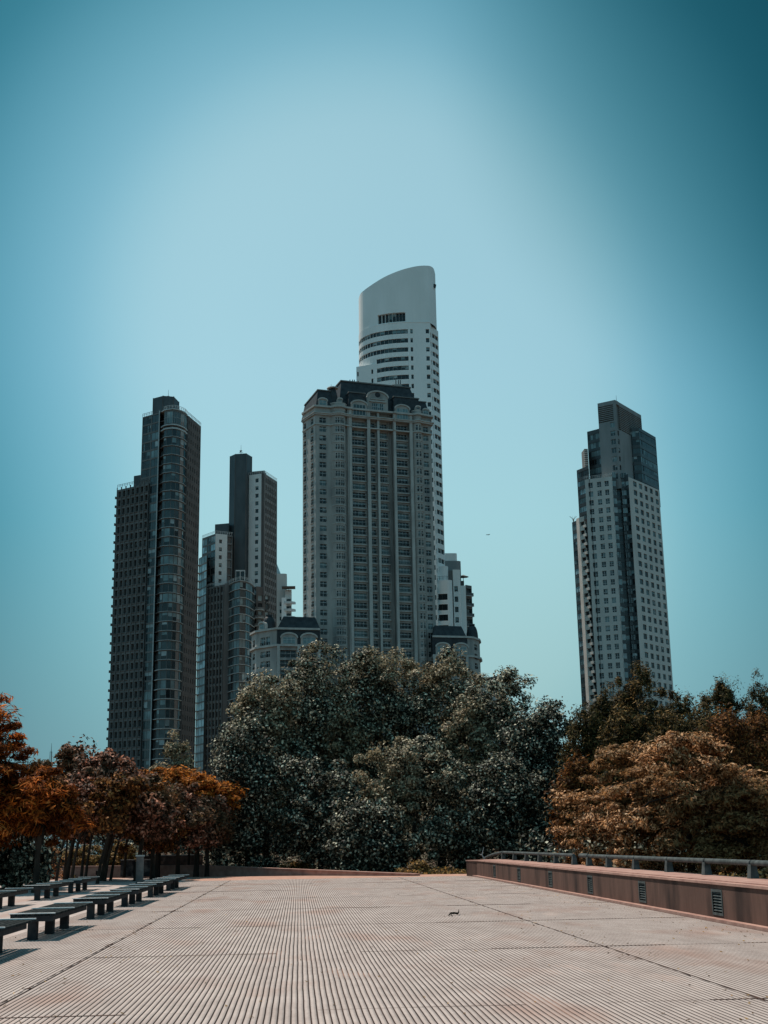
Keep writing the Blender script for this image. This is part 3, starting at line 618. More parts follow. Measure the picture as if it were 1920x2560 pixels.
mansard(bs[2]+.4, bs[4]+.6, 0, HC+.1, 143.9, .8, 8, o=.1); mansard(bs[9]+.2, bs[13]+.2, 0, HC+.1, 143.9, .8, 8, o=.1)
# arched gables (real blocks with a window)
def arch_gable(mb_part, p, d, n, sc, w, z0_, h_rect, o_back, o_front, mat='chateau_l', win=True, trim=.35, host=C, nm=4):
    K = 12; prof = [(-w/2, z0_), (w/2, z0_), (w/2, z0_+h_rect)]+[(w/2*math.cos(t), z0_+h_rect+w*.30*math.sin(t)) for t in [math.pi*k/K for k in range(1, K)]]+[(-w/2, z0_+h_rect)]
    mb = host.part(mb_part)
    fr = [fpt(p, d, n, sc+x, z, o_front) for x, z in prof]; bk = [fpt(p, d, n, sc+x, z, o_back) for x, z in prof]
    mb.poly(fr, M['chateau']); N = len(prof)
    for i in range(N): j = (i+1) % N; mb.poly([fr[i], bk[i], bk[j], fr[j]], M[mat])
    arc = [(w/2*math.cos(math.pi*k/K), z0_+h_rect+w*.30*math.sin(math.pi*k/K)) for k in range(K+1)]
    for (x0, zz0), (x1, zz1) in zip(arc[:-1], arc[1:]):
        a = [fpt(p, d, n, sc+x0, zz0-trim, o_front+.3), fpt(p, d, n, sc+x0*1.08, zz0+.12, o_front+.3), fpt(p, d, n, sc+x0*1.08, zz0+.12, o_front+.003), fpt(p, d, n, sc+x0, zz0-trim, o_front+.003)]
        b = [fpt(p, d, n, sc+x1, zz1-trim, o_front+.3), fpt(p, d, n, sc+x1*1.08, zz1+.12, o_front+.3), fpt(p, d, n, sc+x1*1.08, zz1+.12, o_front+.003), fpt(p, d, n, sc+x1, zz1-trim, o_front+.003)]
        mb.hexa(a, b, M[mat])
    if win: make_window(host, p, d, n, sc-w*.38, sc+w*.38, z0_+.25, z0_+h_rect*1.02, -(o_front+.03), nm=nm, transom=.6, gmix=[('g1', 3), ('g2', 3)], fr='frame', bar=.08)
pc, wc = (bs[3]+bs[4])/2, bs[4]-bs[3]
arch_gable('gable', P0, dC, nC, pc, wc*1.05, HC-2.2, 3.6, -3, .55)
pc2, wc2 = (bs[10]+bs[11])/2, bs[11]-bs[10]
arch_gable('gable', P0, dC, nC, pc2, wc2*1.05, HC-2.2, 3.6, -3, .55)
pm, wmid = (bs[4]+bs[8])/2, bs[8]-bs[4]-.6
arch_gable('gable', P0, dC, nC, pm, wmid, HC-.4, 5.2, -5, .35, win=False)
make_window(C, P0, dC, nC, pm-wmid*.30, pm+wmid*.28, HC+.2, HC+2.5, -.40, nm=6, transom=.5, gm='g1', fr='frame', bar=.09)
obox(C.part('moulding'), P0, dC, nC, pm-wmid*.42, pm+wmid*.42, .353, .75, HC+3.0, HC+3.35, M['chateau_l']); obox(C.part('moulding'), P0, dC, nC, pm-wmid*.35, pm+wmid*.35, .353, .6, HC+3.9, HC+4.1, M['chateau_l'])
oc = fpt(P0, dC, nC, pm, HC+6.3, .38)
mbo = C.part('moulding'); K = 12
for k in range(K):
    t0, t1 = 2*math.pi*k/K, 2*math.pi*(k+1)/K
    mbo.poly([fpt(P0, dC, nC, pm, HC+5.6, .37), fpt(P0, dC, nC, pm+.95*math.cos(t0), HC+5.6+.95*math.sin(t0), .37), fpt(P0, dC, nC, pm+.95*math.cos(t1), HC+5.6+.95*math.sin(t1), .37)], M['slate'])
for (sc_, w_) in ((bs[1]*.5, bs[1]*.62), ((bs[13]+bs[14])/2-.1, (bs[14]-bs[13])*.72)):
    arch_gable('gable', P0, dC, nC, sc_, w_, HC+.1, 1.7, -1.5, .25, nm=2)
for pts in (tl, tr):
    mid = pts[2]; c_ = (pts[1]+pts[3])/2
    C.part('turret_parapet').prism(grow([pts[0], pts[1], pts[2], pts[3], pts[4]], c_, 1.08), HC-1.5, HC+1.0, M['chateau'])
    C.part('turret_parapet').prism(grow([pts[0], pts[1], pts[2], pts[3], pts[4]], c_, 1.16), HC+1.0, HC+1.3, M['chateau_l'])
    s_m = float((mid-P0) @ dC); o_m = float((mid-P0) @ nC)
    arch_gable('gable', P0, dC, nC, s_m, 1.7, HC+1.3, .9, o_m-1.2, o_m-.1, nm=1)
# round roof turret left of main roof, chimneys
rt = pt(bs[1]+1.4, -2.2)
C.part('roof').tube([(rt[0], rt[1], HC+.5), (rt[0], rt[1], 142.5), (rt[0], rt[1], 144.6), (rt[0], rt[1], 145.4)], [1.7, 1.7, 1.25, .5], M['slate'], 12)
C.part('gable').tube([(rt[0]+.1, rt[1]-.2, 145.0), (rt[0]+.1, rt[1]-.2, 145.35)], [1.9, 1.7], M['chateau_l'], 12)
for u, v in ((880, 949), (995, 957)):
    q = PD(u, v, 408); cx, cy = q[0], q[1]
    mb = MB(); mb.box(cx-1.3, cx+1.3, cy-.8, cy+.8, zr+.35, zr+1.5, M['chateau']); 
    for dx in (-.7, .2, .8): mb.tube([(cx+dx, cy, zr+1.5), (cx+dx, cy, zr+3.2)], [.18, .16], M['iron'], 6)
    mb.build('chimney', C.root, C.org)
for u in (828, 860):
    q = PD(u, 965, 404); mb = MB(); mb.tube([(q[0], q[1], 143), (q[0], q[1], q[2]+.6)], [.1, .05], M['iron'], 6); mb.build('antenna', C.root, C.org)

# low wings of the cream tower
def wing(name_pts, zE, side_lit=None): pass
ZE = 64.0
wA, wB_, wD = PL(629, 1583.8, ZE), PL(690, 1569, ZE), PL(800, 1571, ZE)
def wingface(p, q, bays, z1, rows, **k):
    facade(C, p, q, 0, z1, bays, rows, 'chateau', .4, **{**W0, **k})
rW = rows_of(ZE-6.0, 2, pitC, 1.8, .5)
wM = PL(641, 1577, ZE)
LA = np.linalg.norm(wM-wA); facade(C, wA, wM, 0, ZE-.5, [(LA*.3, LA*.7)], rW+[(ZE-4.6, ZE-2.6)], 'chateau_l', .4, **{**W0, 'nm': 1})
LT = np.linalg.norm(wB_-wM); facade(C, wM, wB_, 0, ZE-.5, [(LT*.22, LT*.44), (LT*.48, LT*.70)], rW+[(ZE-4.8, ZE-2.4)], 'chateau', .4, **{**W0, 'nm': 2})
LW = np.linalg.norm(wD-wB_)
facade(C, wB_, wD, 0, ZE-5.6, [(LW*.10, LW*.46), (LW*.56, LW*.92)], rows_of(ZE-6.2, 2, pitC, 2.2, .3), 'chateau', 1.2, **{**W0, 'nm': 3, 'rail': 1.0})
for f_ in (.02, .48, .94): obox(C.part('pilaster'), *frame_of(wB_, wD)[:3], LW*f_, LW*f_+.8, .004, .7, 0, ZE-5.6, M['chateau_l'])
for z0_, z1_, e in ((ZE-5.6, ZE-5.0, .7), (ZE-.6, ZE, .6)):
    C.part('cornice').prism([wA+V2(-e, -e*.3), wM+V2(-e*.7, -e*.7), wB_+V2(0, -e), (wD if z0_ < ZE-3 else wD)+V2(0, -e), wD+V2(0, 12), wA+V2(2, 14)], z0_, z1_, M['chateau_l'], botcap=True)
plainwall(C, [wB_, wD], ZE-5, ZE, 'chateau')
C.part('roof').prism([wB_+V2(.3, -.1), wD+V2(0, -.1), wD+V2(0, 12), wB_+V2(.3, 12)], ZE-4.9, ZE-.01, M['slate']); 
C.part('roof').prism([wB_+V2(.5, .1), wD+V2(0, .1), wD+V2(0, 12), wB_+V2(.5, 12)], ZE, ZE+3.6, M['slate'], top=[wB_+V2(2.2, 1.4), wD+V2(-1.4, 1.4), wD+V2(-1.4, 12), wB_+V2(2.2, 12)])
for f_ in (.29, .74): arch_gable('gable', *frame_of(wB_, wD)[:3], LW*f_, LW*.37, ZE-5.0, 2.0, -1.0, .5, nm=3)
for f_ in (.5,):
    mid = wM+(wB_-wM)*.32; arch_gable('gable', *frame_of(wM, wB_)[:3], LT*.3, 2.6, ZE, 1.6, -1, .15, nm=1)
dm = PL(672, 1574, ZE)+V2(0, 2.2)
def dome(x, y, z, r, h):
    mb = MB(); K = 8; mb.tube([(x, y, z)]+[(x, y, z+h*math.sin(math.pi/2*k/K)) for k in range(1, K)]+[(x, y, z+h)], [r]+[r*math.cos(math.pi/2*k/K)**.6 for k in range(1, K)]+[r*.45], M['slate'], 16); mb.tube([(x, y, z+h-.02), (x, y, z+h+.35)], [r*.5, r*.5], M['slate'], 12); mb.build('dome', C.root, C.org, smooth=False)
dome(dm[0], dm[1], ZE, 2.05, 4.4)
# pale rooftop room behind the left wing
r0_, r1_ = PL(738, 1546, ZE+5.2), PL(786, 1542, ZE+5.2)
C.part('rooftop_room').prism([r0_+V2(0, 6), r1_+V2(0, 6), r1_+V2(0, 12), r0_+V2(0, 12)], ZE-2, ZE+5.4, M['whiteb'])
# right wing
e0, e1, e2 = PL(1080.6, 1588.7, ZE), PL(1168, 1590.6, ZE), PL(1182, 1592, ZE)
LR = np.linalg.norm(e1-e0)
facade(C, e0, e1, 0, ZE-6.6, [(LR*.1, LR*.46), (LR*.56, LR*.93)], rows_of(ZE-7, 2, pitC, 2.2, .3), 'chateau', 1.2, **{**W0, 'nm': 3, 'rail': 1.0})
e3 = PL(1196, 1597, ZE); e4 = PL(1199, 1603, ZE)
plainwall(C, [e1, e2], 0, ZE-.5, 'chateau')
LQ = np.linalg.norm(e3-e2); facade(C, e2, e3, 0, ZE-.5, [(LQ*.22, LQ*.72)], rows_of(ZE-1.5, 2, pitC, 1.8, .5), 'chateau', .4, **{**W0, 'nm': 1})
for f_ in (.0, .5, .93): obox(C.part('pilaster'), *frame_of(e0, e1)[:3], LR*f_, LR*f_+.8, .004, .7, 0, ZE-6.6, M['chateau_l'])
plainwall(C, [e3, e4, e4+V2(0, 10), e0+V2(0, 10)], 0, ZE-.5, 'chateau')
for z0_, z1_, e in ((ZE-6.6, ZE-6.0, .7), (ZE-.6, ZE, .5)):
    C.part('cornice').prism([e0+V2(0, -e), e1+V2(0, -e), e2+V2(e*.3, -e), e3+V2(e, -e*.4), e4+V2(e, 0), e4+V2(0, 10), e0+V2(0, 10)], z0_, z1_, M['chateau_l'], botcap=True)
plainwall(C, [e0, e1], ZE-6, ZE, 'chateau')
C.part('roof').prism([e0+V2(0, -.1), e1+V2(0, -.1), e1+V2(0, 10), e0+V2(0, 10)], ZE-5.9, ZE-.01, M['slate'])
C.part('roof').prism([e0+V2(.2, .1), e1+V2(-.3, .1), e1+V2(-.3, 10), e0+V2(.2, 10)], ZE, ZE+3.4, M['slate'], top=[e0+V2(1.0, 1.4), e1+V2(-1.6, 1.4), e1+V2(-1.6, 10), e0+V2(1.0, 10)])
for f_ in (.28, .80): arch_gable('gable', *frame_of(e0, e1)[:3], LR*f_, LR*.40, ZE-6.0, 2.4, -1.0, .5, nm=3)
dome(PL(1183, 1594, ZE)[0], PL(1183, 1594, ZE)[1]+2.2, ZE, 1.9, 4.2)
C.finish()

# ---------------- white tower with the slanted, curved crown
D = Bld('crown_tower', (40, 440), 'tall white tower with curved slanting crown and dark ribbon windows, behind the cream tower', 'tower'); D.treez = 100
def crom(xs, ys, u):
    xs = list(xs); ys = list(ys); i = max(0, min(len(xs)-2, int(np.searchsorted(xs, u))-1))
    x0, x1 = xs[i], xs[i+1]; t = (u-x0)/(x1-x0); h = x1-x0
    def sl(k):
        if k <= 0: return (ys[1]-ys[0])/(xs[1]-xs[0])
        if k >= len(xs)-1: return (ys[-1]-ys[-2])/(xs[-1]-xs[-2])
        return (ys[k+1]-ys[k-1])/(xs[k+1]-xs[k-1])
    m0, m1 = sl(i)*h, sl(i+1)*h
    return (2*t**3-3*t**2+1)*ys[i]+(t**3-2*t**2+t)*m0+(-2*t**3+3*t**2)*ys[i+1]+(t**3-t**2)*m1
HD = 187.3
cu = [898, 901, 908, 926.5, 953, 979.6, 1006, 1040, 1074]; cv = [858, 851, 844.5, 836, 829.6, 825.8, 823.9, 822.8, 823.2]
dpt = lambda u: PL(u, crom(cu, cv, u), HD)
ku = cu+[1083, 1089, 1092.5]; kv = cv[:-1]+[824.2, 828.5, 834, 842]
kpt = lambda u: PL(u, crom(ku, kv, u), HD)
zledge = zat(979.6, 809, dpt(979.6)); zs0, zs1 = zat(979.6, 805.5, dpt(979.6)), zat(979.6, 782.5, dpt(979.6))
tu = [898, 901, 906.6, 920, 939.8, 959.7, 979.6, 1006, 1032.6, 1052.5, 1072.4, 1083, 1089.6, 1092.5]
tv = [748, 737, 730, 719.6, 706.3, 694.4, 685, 675, 667.8, 664.5, 663.9, 666.3, 673, 686]
ug = [898, 899.3, 901.5, 904, 908, 914, 920, 927, 935, 945, 954, 963, 972, 981, 990, 998, 1006, 1014, 1024, 1034, 1044, 1054, 1064, 1074, 1079, 1083, 1086, 1089, 1091, 1092.5]
kp = [kpt(u) for u in ug]; zt_ = [zat(u, crom(tu, tv, u), k) for u, k in zip(ug, kp)]
for i in range(len(ug)-1):
    a, b = kp[i], kp[i+1]; slot = 945 <= ug[i] < 1014
    facade(D, a, b, zledge, zs1+1, [(0.002, np.linalg.norm(b-a)-.002)] if slot else [], [(zs0, zs1)] if slot else [], 'white', 1.2 if slot else .3, part='crown', nm=1, transom=.68, gm='g0', fr='iron', bar=.05)
    D.part('crown').poly([(a[0], a[1], zs1+1), (b[0], b[1], zs1+1), (b[0], b[1], zt_[i+1]), (a[0], a[1], zt_[i])], M['white'])
cb = V2(4, 26)
kb = [kp[-1]+V2(-1, 10), kp[-1]+V2(-8, 20), kp[12]+V2(0, 27), kp[0]+V2(3, 18)]
ring = kp+kb
zr_ = zt_+[zt_[-1]-4, zt_[-1]-14, zt_[0]-10, zt_[0]-8]
c_ = sum(ring)/len(ring)
for i in range(len(ring)):
    j = (i+1) % len(ring); a, b = ring[i], ring[j]
    D.part('crown').poly([(a[0], a[1], zr_[i]), (b[0], b[1], zr_[j]), (c_[0], c_[1], np.mean(zt_)-14)], M['white'])
    if i >= len(kp)-1: D.part('crown').poly([(a[0], a[1], zledge), (b[0], b[1], zledge), (b[0], b[1], zr_[j]), (a[0], a[1], zr_[i])], M['white'])
pD = 3.61; rD = [(HD-1.75-pD*k, HD-pD*k) for k in range(50) if HD-pD*k > 4]
eps = .25
zL = zat(933, 911, dpt(933))
gu = [898.5, 901, 904, 908, 913, 919, 926, 933, 941, 951, 961, 971, 981, 991, 1001, 1011, 1019.5]
for a, b in zip(gu[:-1], gu[1:]):
    pa, pb = dpt(a), dpt(b); L = np.linalg.norm(pb-pa); n = frame_of(pa, pb)[2]
    rr = [r for r in rD if r[0] > zL+.5] if a < 941 else rD
    facade(D, pa+n*eps, pb+n*eps, zL-1 if a < 941 else 0, zledge+.25, [(.003, L-.003)], rr, 'white', .4, nm=1 if L < 4 else 2, gmix=[('g0', 4), ('g1', 2)], fr='framed', bar=.06)
u0, u1, u2, u3 = 1019.5, 1024.8, 1031.5, 1063.5
pa, pb = dpt(u0), dpt(1074.5); p_, d_, n_, L_ = frame_of(pa, pb)
sc = lambda u: PS_(u, 824, pa, pb)[0]
facade(D, pa+n_*eps, pb+n_*eps, 0, zledge+.25, [(sc(1025.5), sc(1031.5)), (sc(1064), sc(1072.5))], rD, 'white', .5, nm=1, gmix=[('g0', 4), ('g1', 1)], fr='framed')
r0 = pb+n_*eps; r1 = PL(1079.3, 832.5, HD); r2 = PL(1088, 837.8, HD); r3 = PL(1096, 844.5, HD)
L = np.linalg.norm(r1-r0); facade(D, r0, r1, 0, zledge-.05, [(L*.18, L*.62)], [(a-.9, b-.9) for a, b in rD], 'white', .5, nm=1, gm='g0', fr='framed')
for a, b, i in ((r1, r2, 0), (r2, r3, 1)):
    L = np.linalg.norm(b-a); facade(D, a, b, 0, zledge-.05, [(.25, L-.003)] if i == 0 else [(.003, L-.3)], rD, 'white', .45, nm=2, gmix=[('g0', 4), ('g1', 2)], fr='framed', bar=.06)
plainwall(D, [r3, r3+V2(-4, 14), kb[1], kb[3], dpt(898.5)], 0, zledge-2, 'white')
D.part('ledge').prism([q for q in [dpt(u)+V2(0, -.35) for u in gu]]+[pb+V2(0, -.4), pb+V2(0, 6), dpt(898.5)+V2(1, 12)], zledge-.02, zledge+.26, M['white'], botcap=True)
lb0 = PL(890.7, 917.3, zL); lb1 = dpt(941)+V2(0, -.35)
LB = np.linalg.norm(lb1-lb0); sb = lambda u: PS_(u, 930, lb0, lb1)[0]
facade(D, lb0, lb1, 0, zL, [(sb(892.5), sb(896.5)), (sb(928), sb(933))], rD, 'white', .5, nm=1, gm='g0', fr='framed')
plainwall(D, [lb0+V2(3, 14), lb0], 0, zL, 'white'); cap(D, [lb0, lb1, lb1+V2(0, 12), lb0+V2(3, 14)], zL, 'white')
mb = MB(); q = kpt(1089.5); mb.tube([(q[0]-.3, q[1]-.5, 206), (q[0]+.2, q[1]-.9, 207.2)], [.8, .5], M['iron'], 10); mb.tube([(q[0]-.4, q[1]+.3, 205), (q[0]-.3, q[1]-.6, 206)], [.2, .2], M['iron'], 6); mb.build('dish', D.root, D.org)
D.finish()

# ---------------- pale stepped tower seen low on the right of the cream tower
def on(u, v, Y): return PD(u, v, Y)
def block(B, u0, u1, v, Y0, Y1=None, mat='whiteb', part='wall', depth=10, zb=0, rows=None, cols=(), rnd=0, **k):
    """a box with its front between two sight lines at Y0 (left) and Y1 (right), top seen at v"""
    Y1 = Y1 or Y0; a = on(u0, v, Y0); b = on(u1, v, Y1); z = a[2]; a, b = a[:2], b[:2]; L = np.linalg.norm(b-a)
    facade(B, a, b, zb, z, [(L*c[0], L*c[1])+tuple(c[2:]) for c in cols], rows or [], mat, .6, part=part, **k)
    if rnd:
        c = b+V2(0, rnd); arc = [c+V2(rnd*math.sin(t), -rnd*math.cos(t)) for t in [rad(x) for x in range(0, 91, 15)]]
        plainwall(B, arc, zb, z, mat, part); pts = [a]+arc+[b+V2(rnd, depth), a+V2(0, depth)]
        plainwall(B, [arc[-1], b+V2(rnd, depth)], zb, z, mat, part)
    else: pts = [a, b, b+V2(0, depth), a+V2(0, depth)]; plainwall(B, [b, b+V2(0, depth)], zb, z, mat, part)
    plainwall(B, [a+V2(0, depth), a], zb, z, mat, part); cap(B, pts, z, mat)
    return a, b, z
E_ = Bld('terraced_tower', (57, 452), 'pale terraced block with rounded balconies, just right of the cream tower', 'building'); E_.treez = 50
pe = 3.75
za = on(1100, 1484, 450)[2]
rE = [(za-2.4-pe*k, za-.2-pe*k) for k in range(24)]
block(E_, 1082, 1119, 1451, 450, 449, 'white', rnd=1.8, cols=[(.02, .16), (.26, .96)], rows=rE, nm=2, gm='g0', fr='framed')
a = on(1082, 1451, 450)[:2]; b = on(1119, 1451, 449)[:2]
rl = MB(); railing(rl, [a, b, b+V2(1.8, 1.8)], on(1082, 1451, 450)[2], 1.4, M['conc_dark'], 1.2); rl.build('balcony_railing', E_.root, E_.org)
block(E_, 1078, 1109, 1416, 453, 452, 'white', rnd=1.8, cols=[(.18, .5)], rows=[(on(1090, 1441, 453)[2]+.2, on(1090, 1425, 453)[2])], nm=1, gm='g0', fr='framed')
block(E_, 1121, 1132, 1426, 454, None, 'conc_dark')
block(E_, 1132, 1144, 1424, 453, 453, 'white', rnd=1, cols=[(.2, .95)], rows=[(z-2.2, z-.2) for z in [on(1140, 1464, 453)[2]-pe*k for k in range(20)]], nm=1, gm='g0')
block(E_, 1110, 1142, 1402, 460, None, 'ftop', rnd=1.6)
a0_, b0_, z0_ = block(E_, 1108, 1136, 1383, 463, None, 'white', rnd=1)
block(E_, 1149, 1164, 1464, 455, None, 'white')
block(E_, 1145, 1160, 1452, 457, None, 'conc_dark')
a = on(1147, 1440, 456); mb = MB(); mb.tube([(a[0]+1.6, a[1], a[2]-3), (a[0]+1.6, a[1], a[2])], [.12, .12], M['iron'], 6); mb.tube([(a[0]+1.6, a[1], a[2]-.4), (a[0]+1.6, a[1], a[2]+.4)], [2.1, .15], M['conc_dark'], 8); mb.build('parasol', E_.root, E_.org)
zz = on(1170, 1466, 456)[2]
block(E_, 1164, 1179, 1462, 456, 458, 'conc_dark', cols=[(.05, .95)], rows=[(z-3.0, z-.6) for z in [zz-pe*k for k in range(20)]], nm=3, split=True, gmix=[('g1', 3), ('g2', 2), ('g0', 1)])
for k in range(20):
    z = zz-pe*k; mb = MB(); a = on(1163, 1462, 455.5)[:2]; b = on(1181, 1462, 457)[:2]; p, d, n, L = frame_of(a, b)
    obox(mb, p, d, n, 0, L, -1, .6, z-3.6, z-3.4, M['lightline']); obox(mb, p, d, n, 0, L, .5, .55, z-3.4, z-2.4, M['framed']); E_.item('balcony', mb, (a[0], a[1], z), n, 5)
E_.finish()

# ---------------- pale stepped tower peeping out between the second dark tower and the cream tower
G_ = Bld('stepped_tower', (-6, 600), 'pale stepped block peeping out between the two dark towers and the cream tower', 'building'); G_.treez = 80
a, b, z = block(G_, 688, 709, 1434, 590, None, 'ftower', rnd=1.5, rows=[(30+3.4*k, 31.8+3.4*k) for k in range(24)], cols=[(.55, .8)], nm=1, gm='g1')
q0, q1, q2 = on(689, 1434, 591), on(702, 1434, 591), on(692, 1409, 591)
G_.part('roof_screen').prism([q0[:2], q1[:2], q1[:2]+V2(0, .5), q0[:2]+V2(0, .5)], z, q2[2], M['g4'], top=[q0[:2], q2[:2], q2[:2]+V2(0, .5), q0[:2]+V2(0, .5)])
zg = on(715, 1476, 588)[2]
block(G_, 704, 716, 1494, 586, None, 'white')
block(G_, 712, 729, 1474, 588, None, 'whiteb', rnd=0, cols=[(.15, .9)], rows=[(zg-3.4*k-2.6, zg-3.4*k-.6) for k in range(1, 26)], nm=3, gmix=[('g1', 2), ('g0', 2)])
for k in range(1, 22):
    z = zg-3.4*k; c = on(722, 1480, 588)[:2]; mb = MB()
    arc = [c+V2(3.2*math.cos(t), 3.0*math.sin(t)) for t in [rad(x) for x in range(-180, 1, 30)]]
    mb.prism(arc, z-3.2, z-3.0, M['white'], botcap=True); mb.prism(arc, z-2.99, z-2.2, M['whiteb']); G_.item('balcony', mb, (c[0], c[1], z), V2(0, -1), 5)
c = on(722, 1469, 586); mb = MB(); mb.box(c[0]-3.2, c[0]+3.0, c[1]-3, c[1]+3, c[2]-.2, c[2]+.15, M['conc_dark']); mb.box(c[0]-.1, c[0]+.1, c[1]-.1, c[1]+.1, zg-1, c[2]-.2, M['iron']); mb.build('roof_canopy', G_.root, G_.org)
block(G_, 726, 742, 1545, 585, None, 'whiteb')
G_.finish()

# ---------------- right-hand tower
T = Bld('grid_window_tower', (118, 448), 'grey panelled tower with square windows and dark corner glazing, far right', 'tower'); T.treez = 28
HT = 127.0
f0, f1, f2, f3 = PL(1462, 1199, HT), PL(1530, 1190.8, HT), PL(1570.5, 1191.8, HT), PL(1647.4, 1225, HT)
pt_ = 3.26
sL = lambda u: PS_(u, 1210, f0, f1)[0]; sR = lambda u: PS_(u, 1220, f2, f3)[0]
zt0 = PS_(1516, 1202.2, f0, f1)[1]; zt1 = PS_(1588, 1204.3, f2, f3)[1]
rTL = [(zt0-1.95-pt_*k, zt0-pt_*k) for k in range(40) if zt0-pt_*k > 5]; rTR = [(zt1-1.95-pt_*k, zt1-pt_*k) for k in range(40) if zt1-pt_*k > 5]
facade(T, f0, f1, 0, HT, [(sL(1470.7), sL(1481.7)), (sL(1492), sL(1503)), (sL(1511.3), sL(1522))], rTL, 'ftower', .3, nm=2, transom=.35, gmix=[('g0', 5), ('g1', 3), ('g2', 1)], fr='frame', bar=.10, sill=0)
facade(T, f2, f3, 0, HT, [(sR(a), sR(b)) for a, b in ((1584, 1592.5), (1598, 1605.5), (1611.3, 1618.6), (1624.4, 1631.4), (1637.4, 1644.6))], rTR, 'ftower', .3, nm=2, gmix=[('g0', 4), ('g1', 2), ('g2', .4)], fr='framed', bar=.08)
# dark corner between
n1 = f1+V2(.3, 3.0); n2 = f2+V2(-2.4, 2.6)
rG = [(zt0-2.0-pt_*k, zt0-pt_*k) for k in range(-1, 40) if zt0-pt_*k > 5]
for a, b in ((f1, n1), (n1, n2), (n2, f2)):
    L = np.linalg.norm(b-a); facade(T, a, b, 0, HT+1, [(.05, L-.05)], rG, 'fdark', .2, nm=2 if L > 2 else 1, gmix=[('g0', 6), ('g1', 2), ('g2', .6)], fr='framed')
a = f1+V2(.2, .2); b = f1+V2(1.6, .9)
for r in rG:
    mb = MB(); make_window(T, *frame_of(f1+V2(.05, .6), f1+V2(1.7, 1.1))[:3], .1, 1.5, r[0], r[1], 0, nm=2, gmix=[('g2', 2), ('g3', 1), ('g1', 1)], fr='frame')
    T.part('corner_band').prism([f1+V2(.02, .8), f1+V2(1.8, 1.2), f1+V2(1.8, 2.5), f1+V2(.3, 2.5)], r[0]-1.1, r[0]-.02, M['fdark'], botcap=True)
    make_window(T, *frame_of(f2+V2(-2.3, 1.5), f2+V2(-.1, .9))[:3], .1, 2.0, r[0]+.1, r[1], 0, nm=2, gmix=[('g1', 2), ('g0', 2), ('g2', 1)], fr='frame')
    T.part('corner_band').prism([f2+V2(-2.4, 1.7), f2+V2(-.02, 1.1), f2+V2(-.02, 2.5), f2+V2(-2.4, 2.5)], r[0]-1.1, r[0]-.02, M['fdark'], botcap=True)
bkT = [f3+V2(-4, 14), f0+V2(8, 16)]
plainwall(T, [f3]+bkT+[f0], 0, HT, 'ftower'); cap(T, [f0, f1, n1, n2, f2, f3]+bkT, HT, 'ftower')
rl = MB(); railing(rl, [f0+V2(-.3, 0), f1], HT, 1.1, M['lightline'], .8); rl.build('roof_railing', T.root, T.org)
# upper block with louvres
HU = 156.4; k_ = (HU-1.6)/153.4
u0, u1, u2 = PL(1493.6, 1008.9, HU), PL(1537.2, 999.5, HU), PL(1602.7, 1038, HU)
LU = np.linalg.norm(u1-u0); sU = lambda u: PS_(u, 1080, u0, u1)[0]
zlo = HU-1.6
zw = PS_(1531, 1077, u0, u1)[1]
rU = [(zw-1.9-pt_*k, zw-pt_*k) for k in range(-1, 6)]
facade(T, u0, u1, HT-4, HU-8, [(sU(1526), sU(1538) if sU(1538) < LU-.3 else LU-.4)], rU, 'ftop', .3, nm=2, gmix=[('g0', 2), ('g1', 2), ('g2', 1)], fr='frame')
p_, d_, n_, L_ = frame_of(u0, u1)
plainwall(T, [u0+n_*-.6, u1+n_*-.6], HU-8, HU, 'conc_dark')
obox(T.part('crown_frame'), p_, d_, n_, 0, LU, -.6, .0, HU-1.2, HU, M['ftop']); obox(T.part('crown_frame'), p_, d_, n_, LU-.9, LU, -.6, -.003, HU-8, HU-1.2, M['ftop'])
z = HU-8
while z < HU-1.3: obox(T.part('louvre'), p_, d_, n_, 0, LU-.9, -.55, -.01, z, z+.3, M['ftop']); z += .72
p_, d_, n_, L2_ = frame_of(u1, u2)
ut = u1+d_*2.2
L = 2.2; facade(T, u1, ut, HT-4, HU-11, [(.5, 1.8)], rU, 'ftop', .3, nm=1, gm='g0')
plainwall(T, [ut, u2], HT-4, HU-11, 'ftop')
plainwall(T, [u1+n_*-.6, u2+n_*-.6], HU-11, HU, 'conc_dark')
obox(T.part('crown_frame'), p_, d_, n_, 0, L2_, -.6, .0, HU-1.3, HU+.002, M['ftop']); obox(T.part('crown_frame'), p_, d_, n_, 0.003, .9, -.6, -.003, HU-11, HU-1.3, M['ftop'])
z = HU-11
while z < HU-1.4: obox(T.part('louvre'), p_, d_, n_, 3.2, L2_, -.55, -.01, z, z+.3, M['ftop']); z += .72
plainwall(T, [u2, u2+V2(-5, 10), u0+V2(5, 12), u0], HT-4, HU, 'ftop'); cap(T, [u0, u1, u2, u2+V2(-5, 10), u0+V2(5, 12)], HU-.3, 'ftop')
# right banded glass
HG = 148.4
g0, g1, g2 = PL(1559, 1074, HG), PL(1597, 1069, HG), PL(1639, 1093, HG)
gm = [g0, (g0+g1)/2+V2(0, -.4), g1, g1+(g2-g1)*.12+V2(.1, 0), g2]
rgg = [(HG-1.2-2.1-pt_*k, HG-1.2-pt_*k) for k in range(0, 8)]
for a, b in zip(gm[:-1], gm[1:]):
    L = np.linalg.norm(b-a); facade(T, a, b, HT-6, HG, [(.02, L-.02)], rgg, 'fdark', .15, nm=max(1, int(L/1.1)), split=True, gmix=[('g0', 3), ('g1', 4), ('g2', 1.5)], fr='framed', bar=.07)
plainwall(T, [g2, g2+V2(-3, 10)], HT-6, HG, 'fdark'); cap(T, gm+[g2+V2(-3, 10), g0+V2(0, 8)], HG, 'fdark')
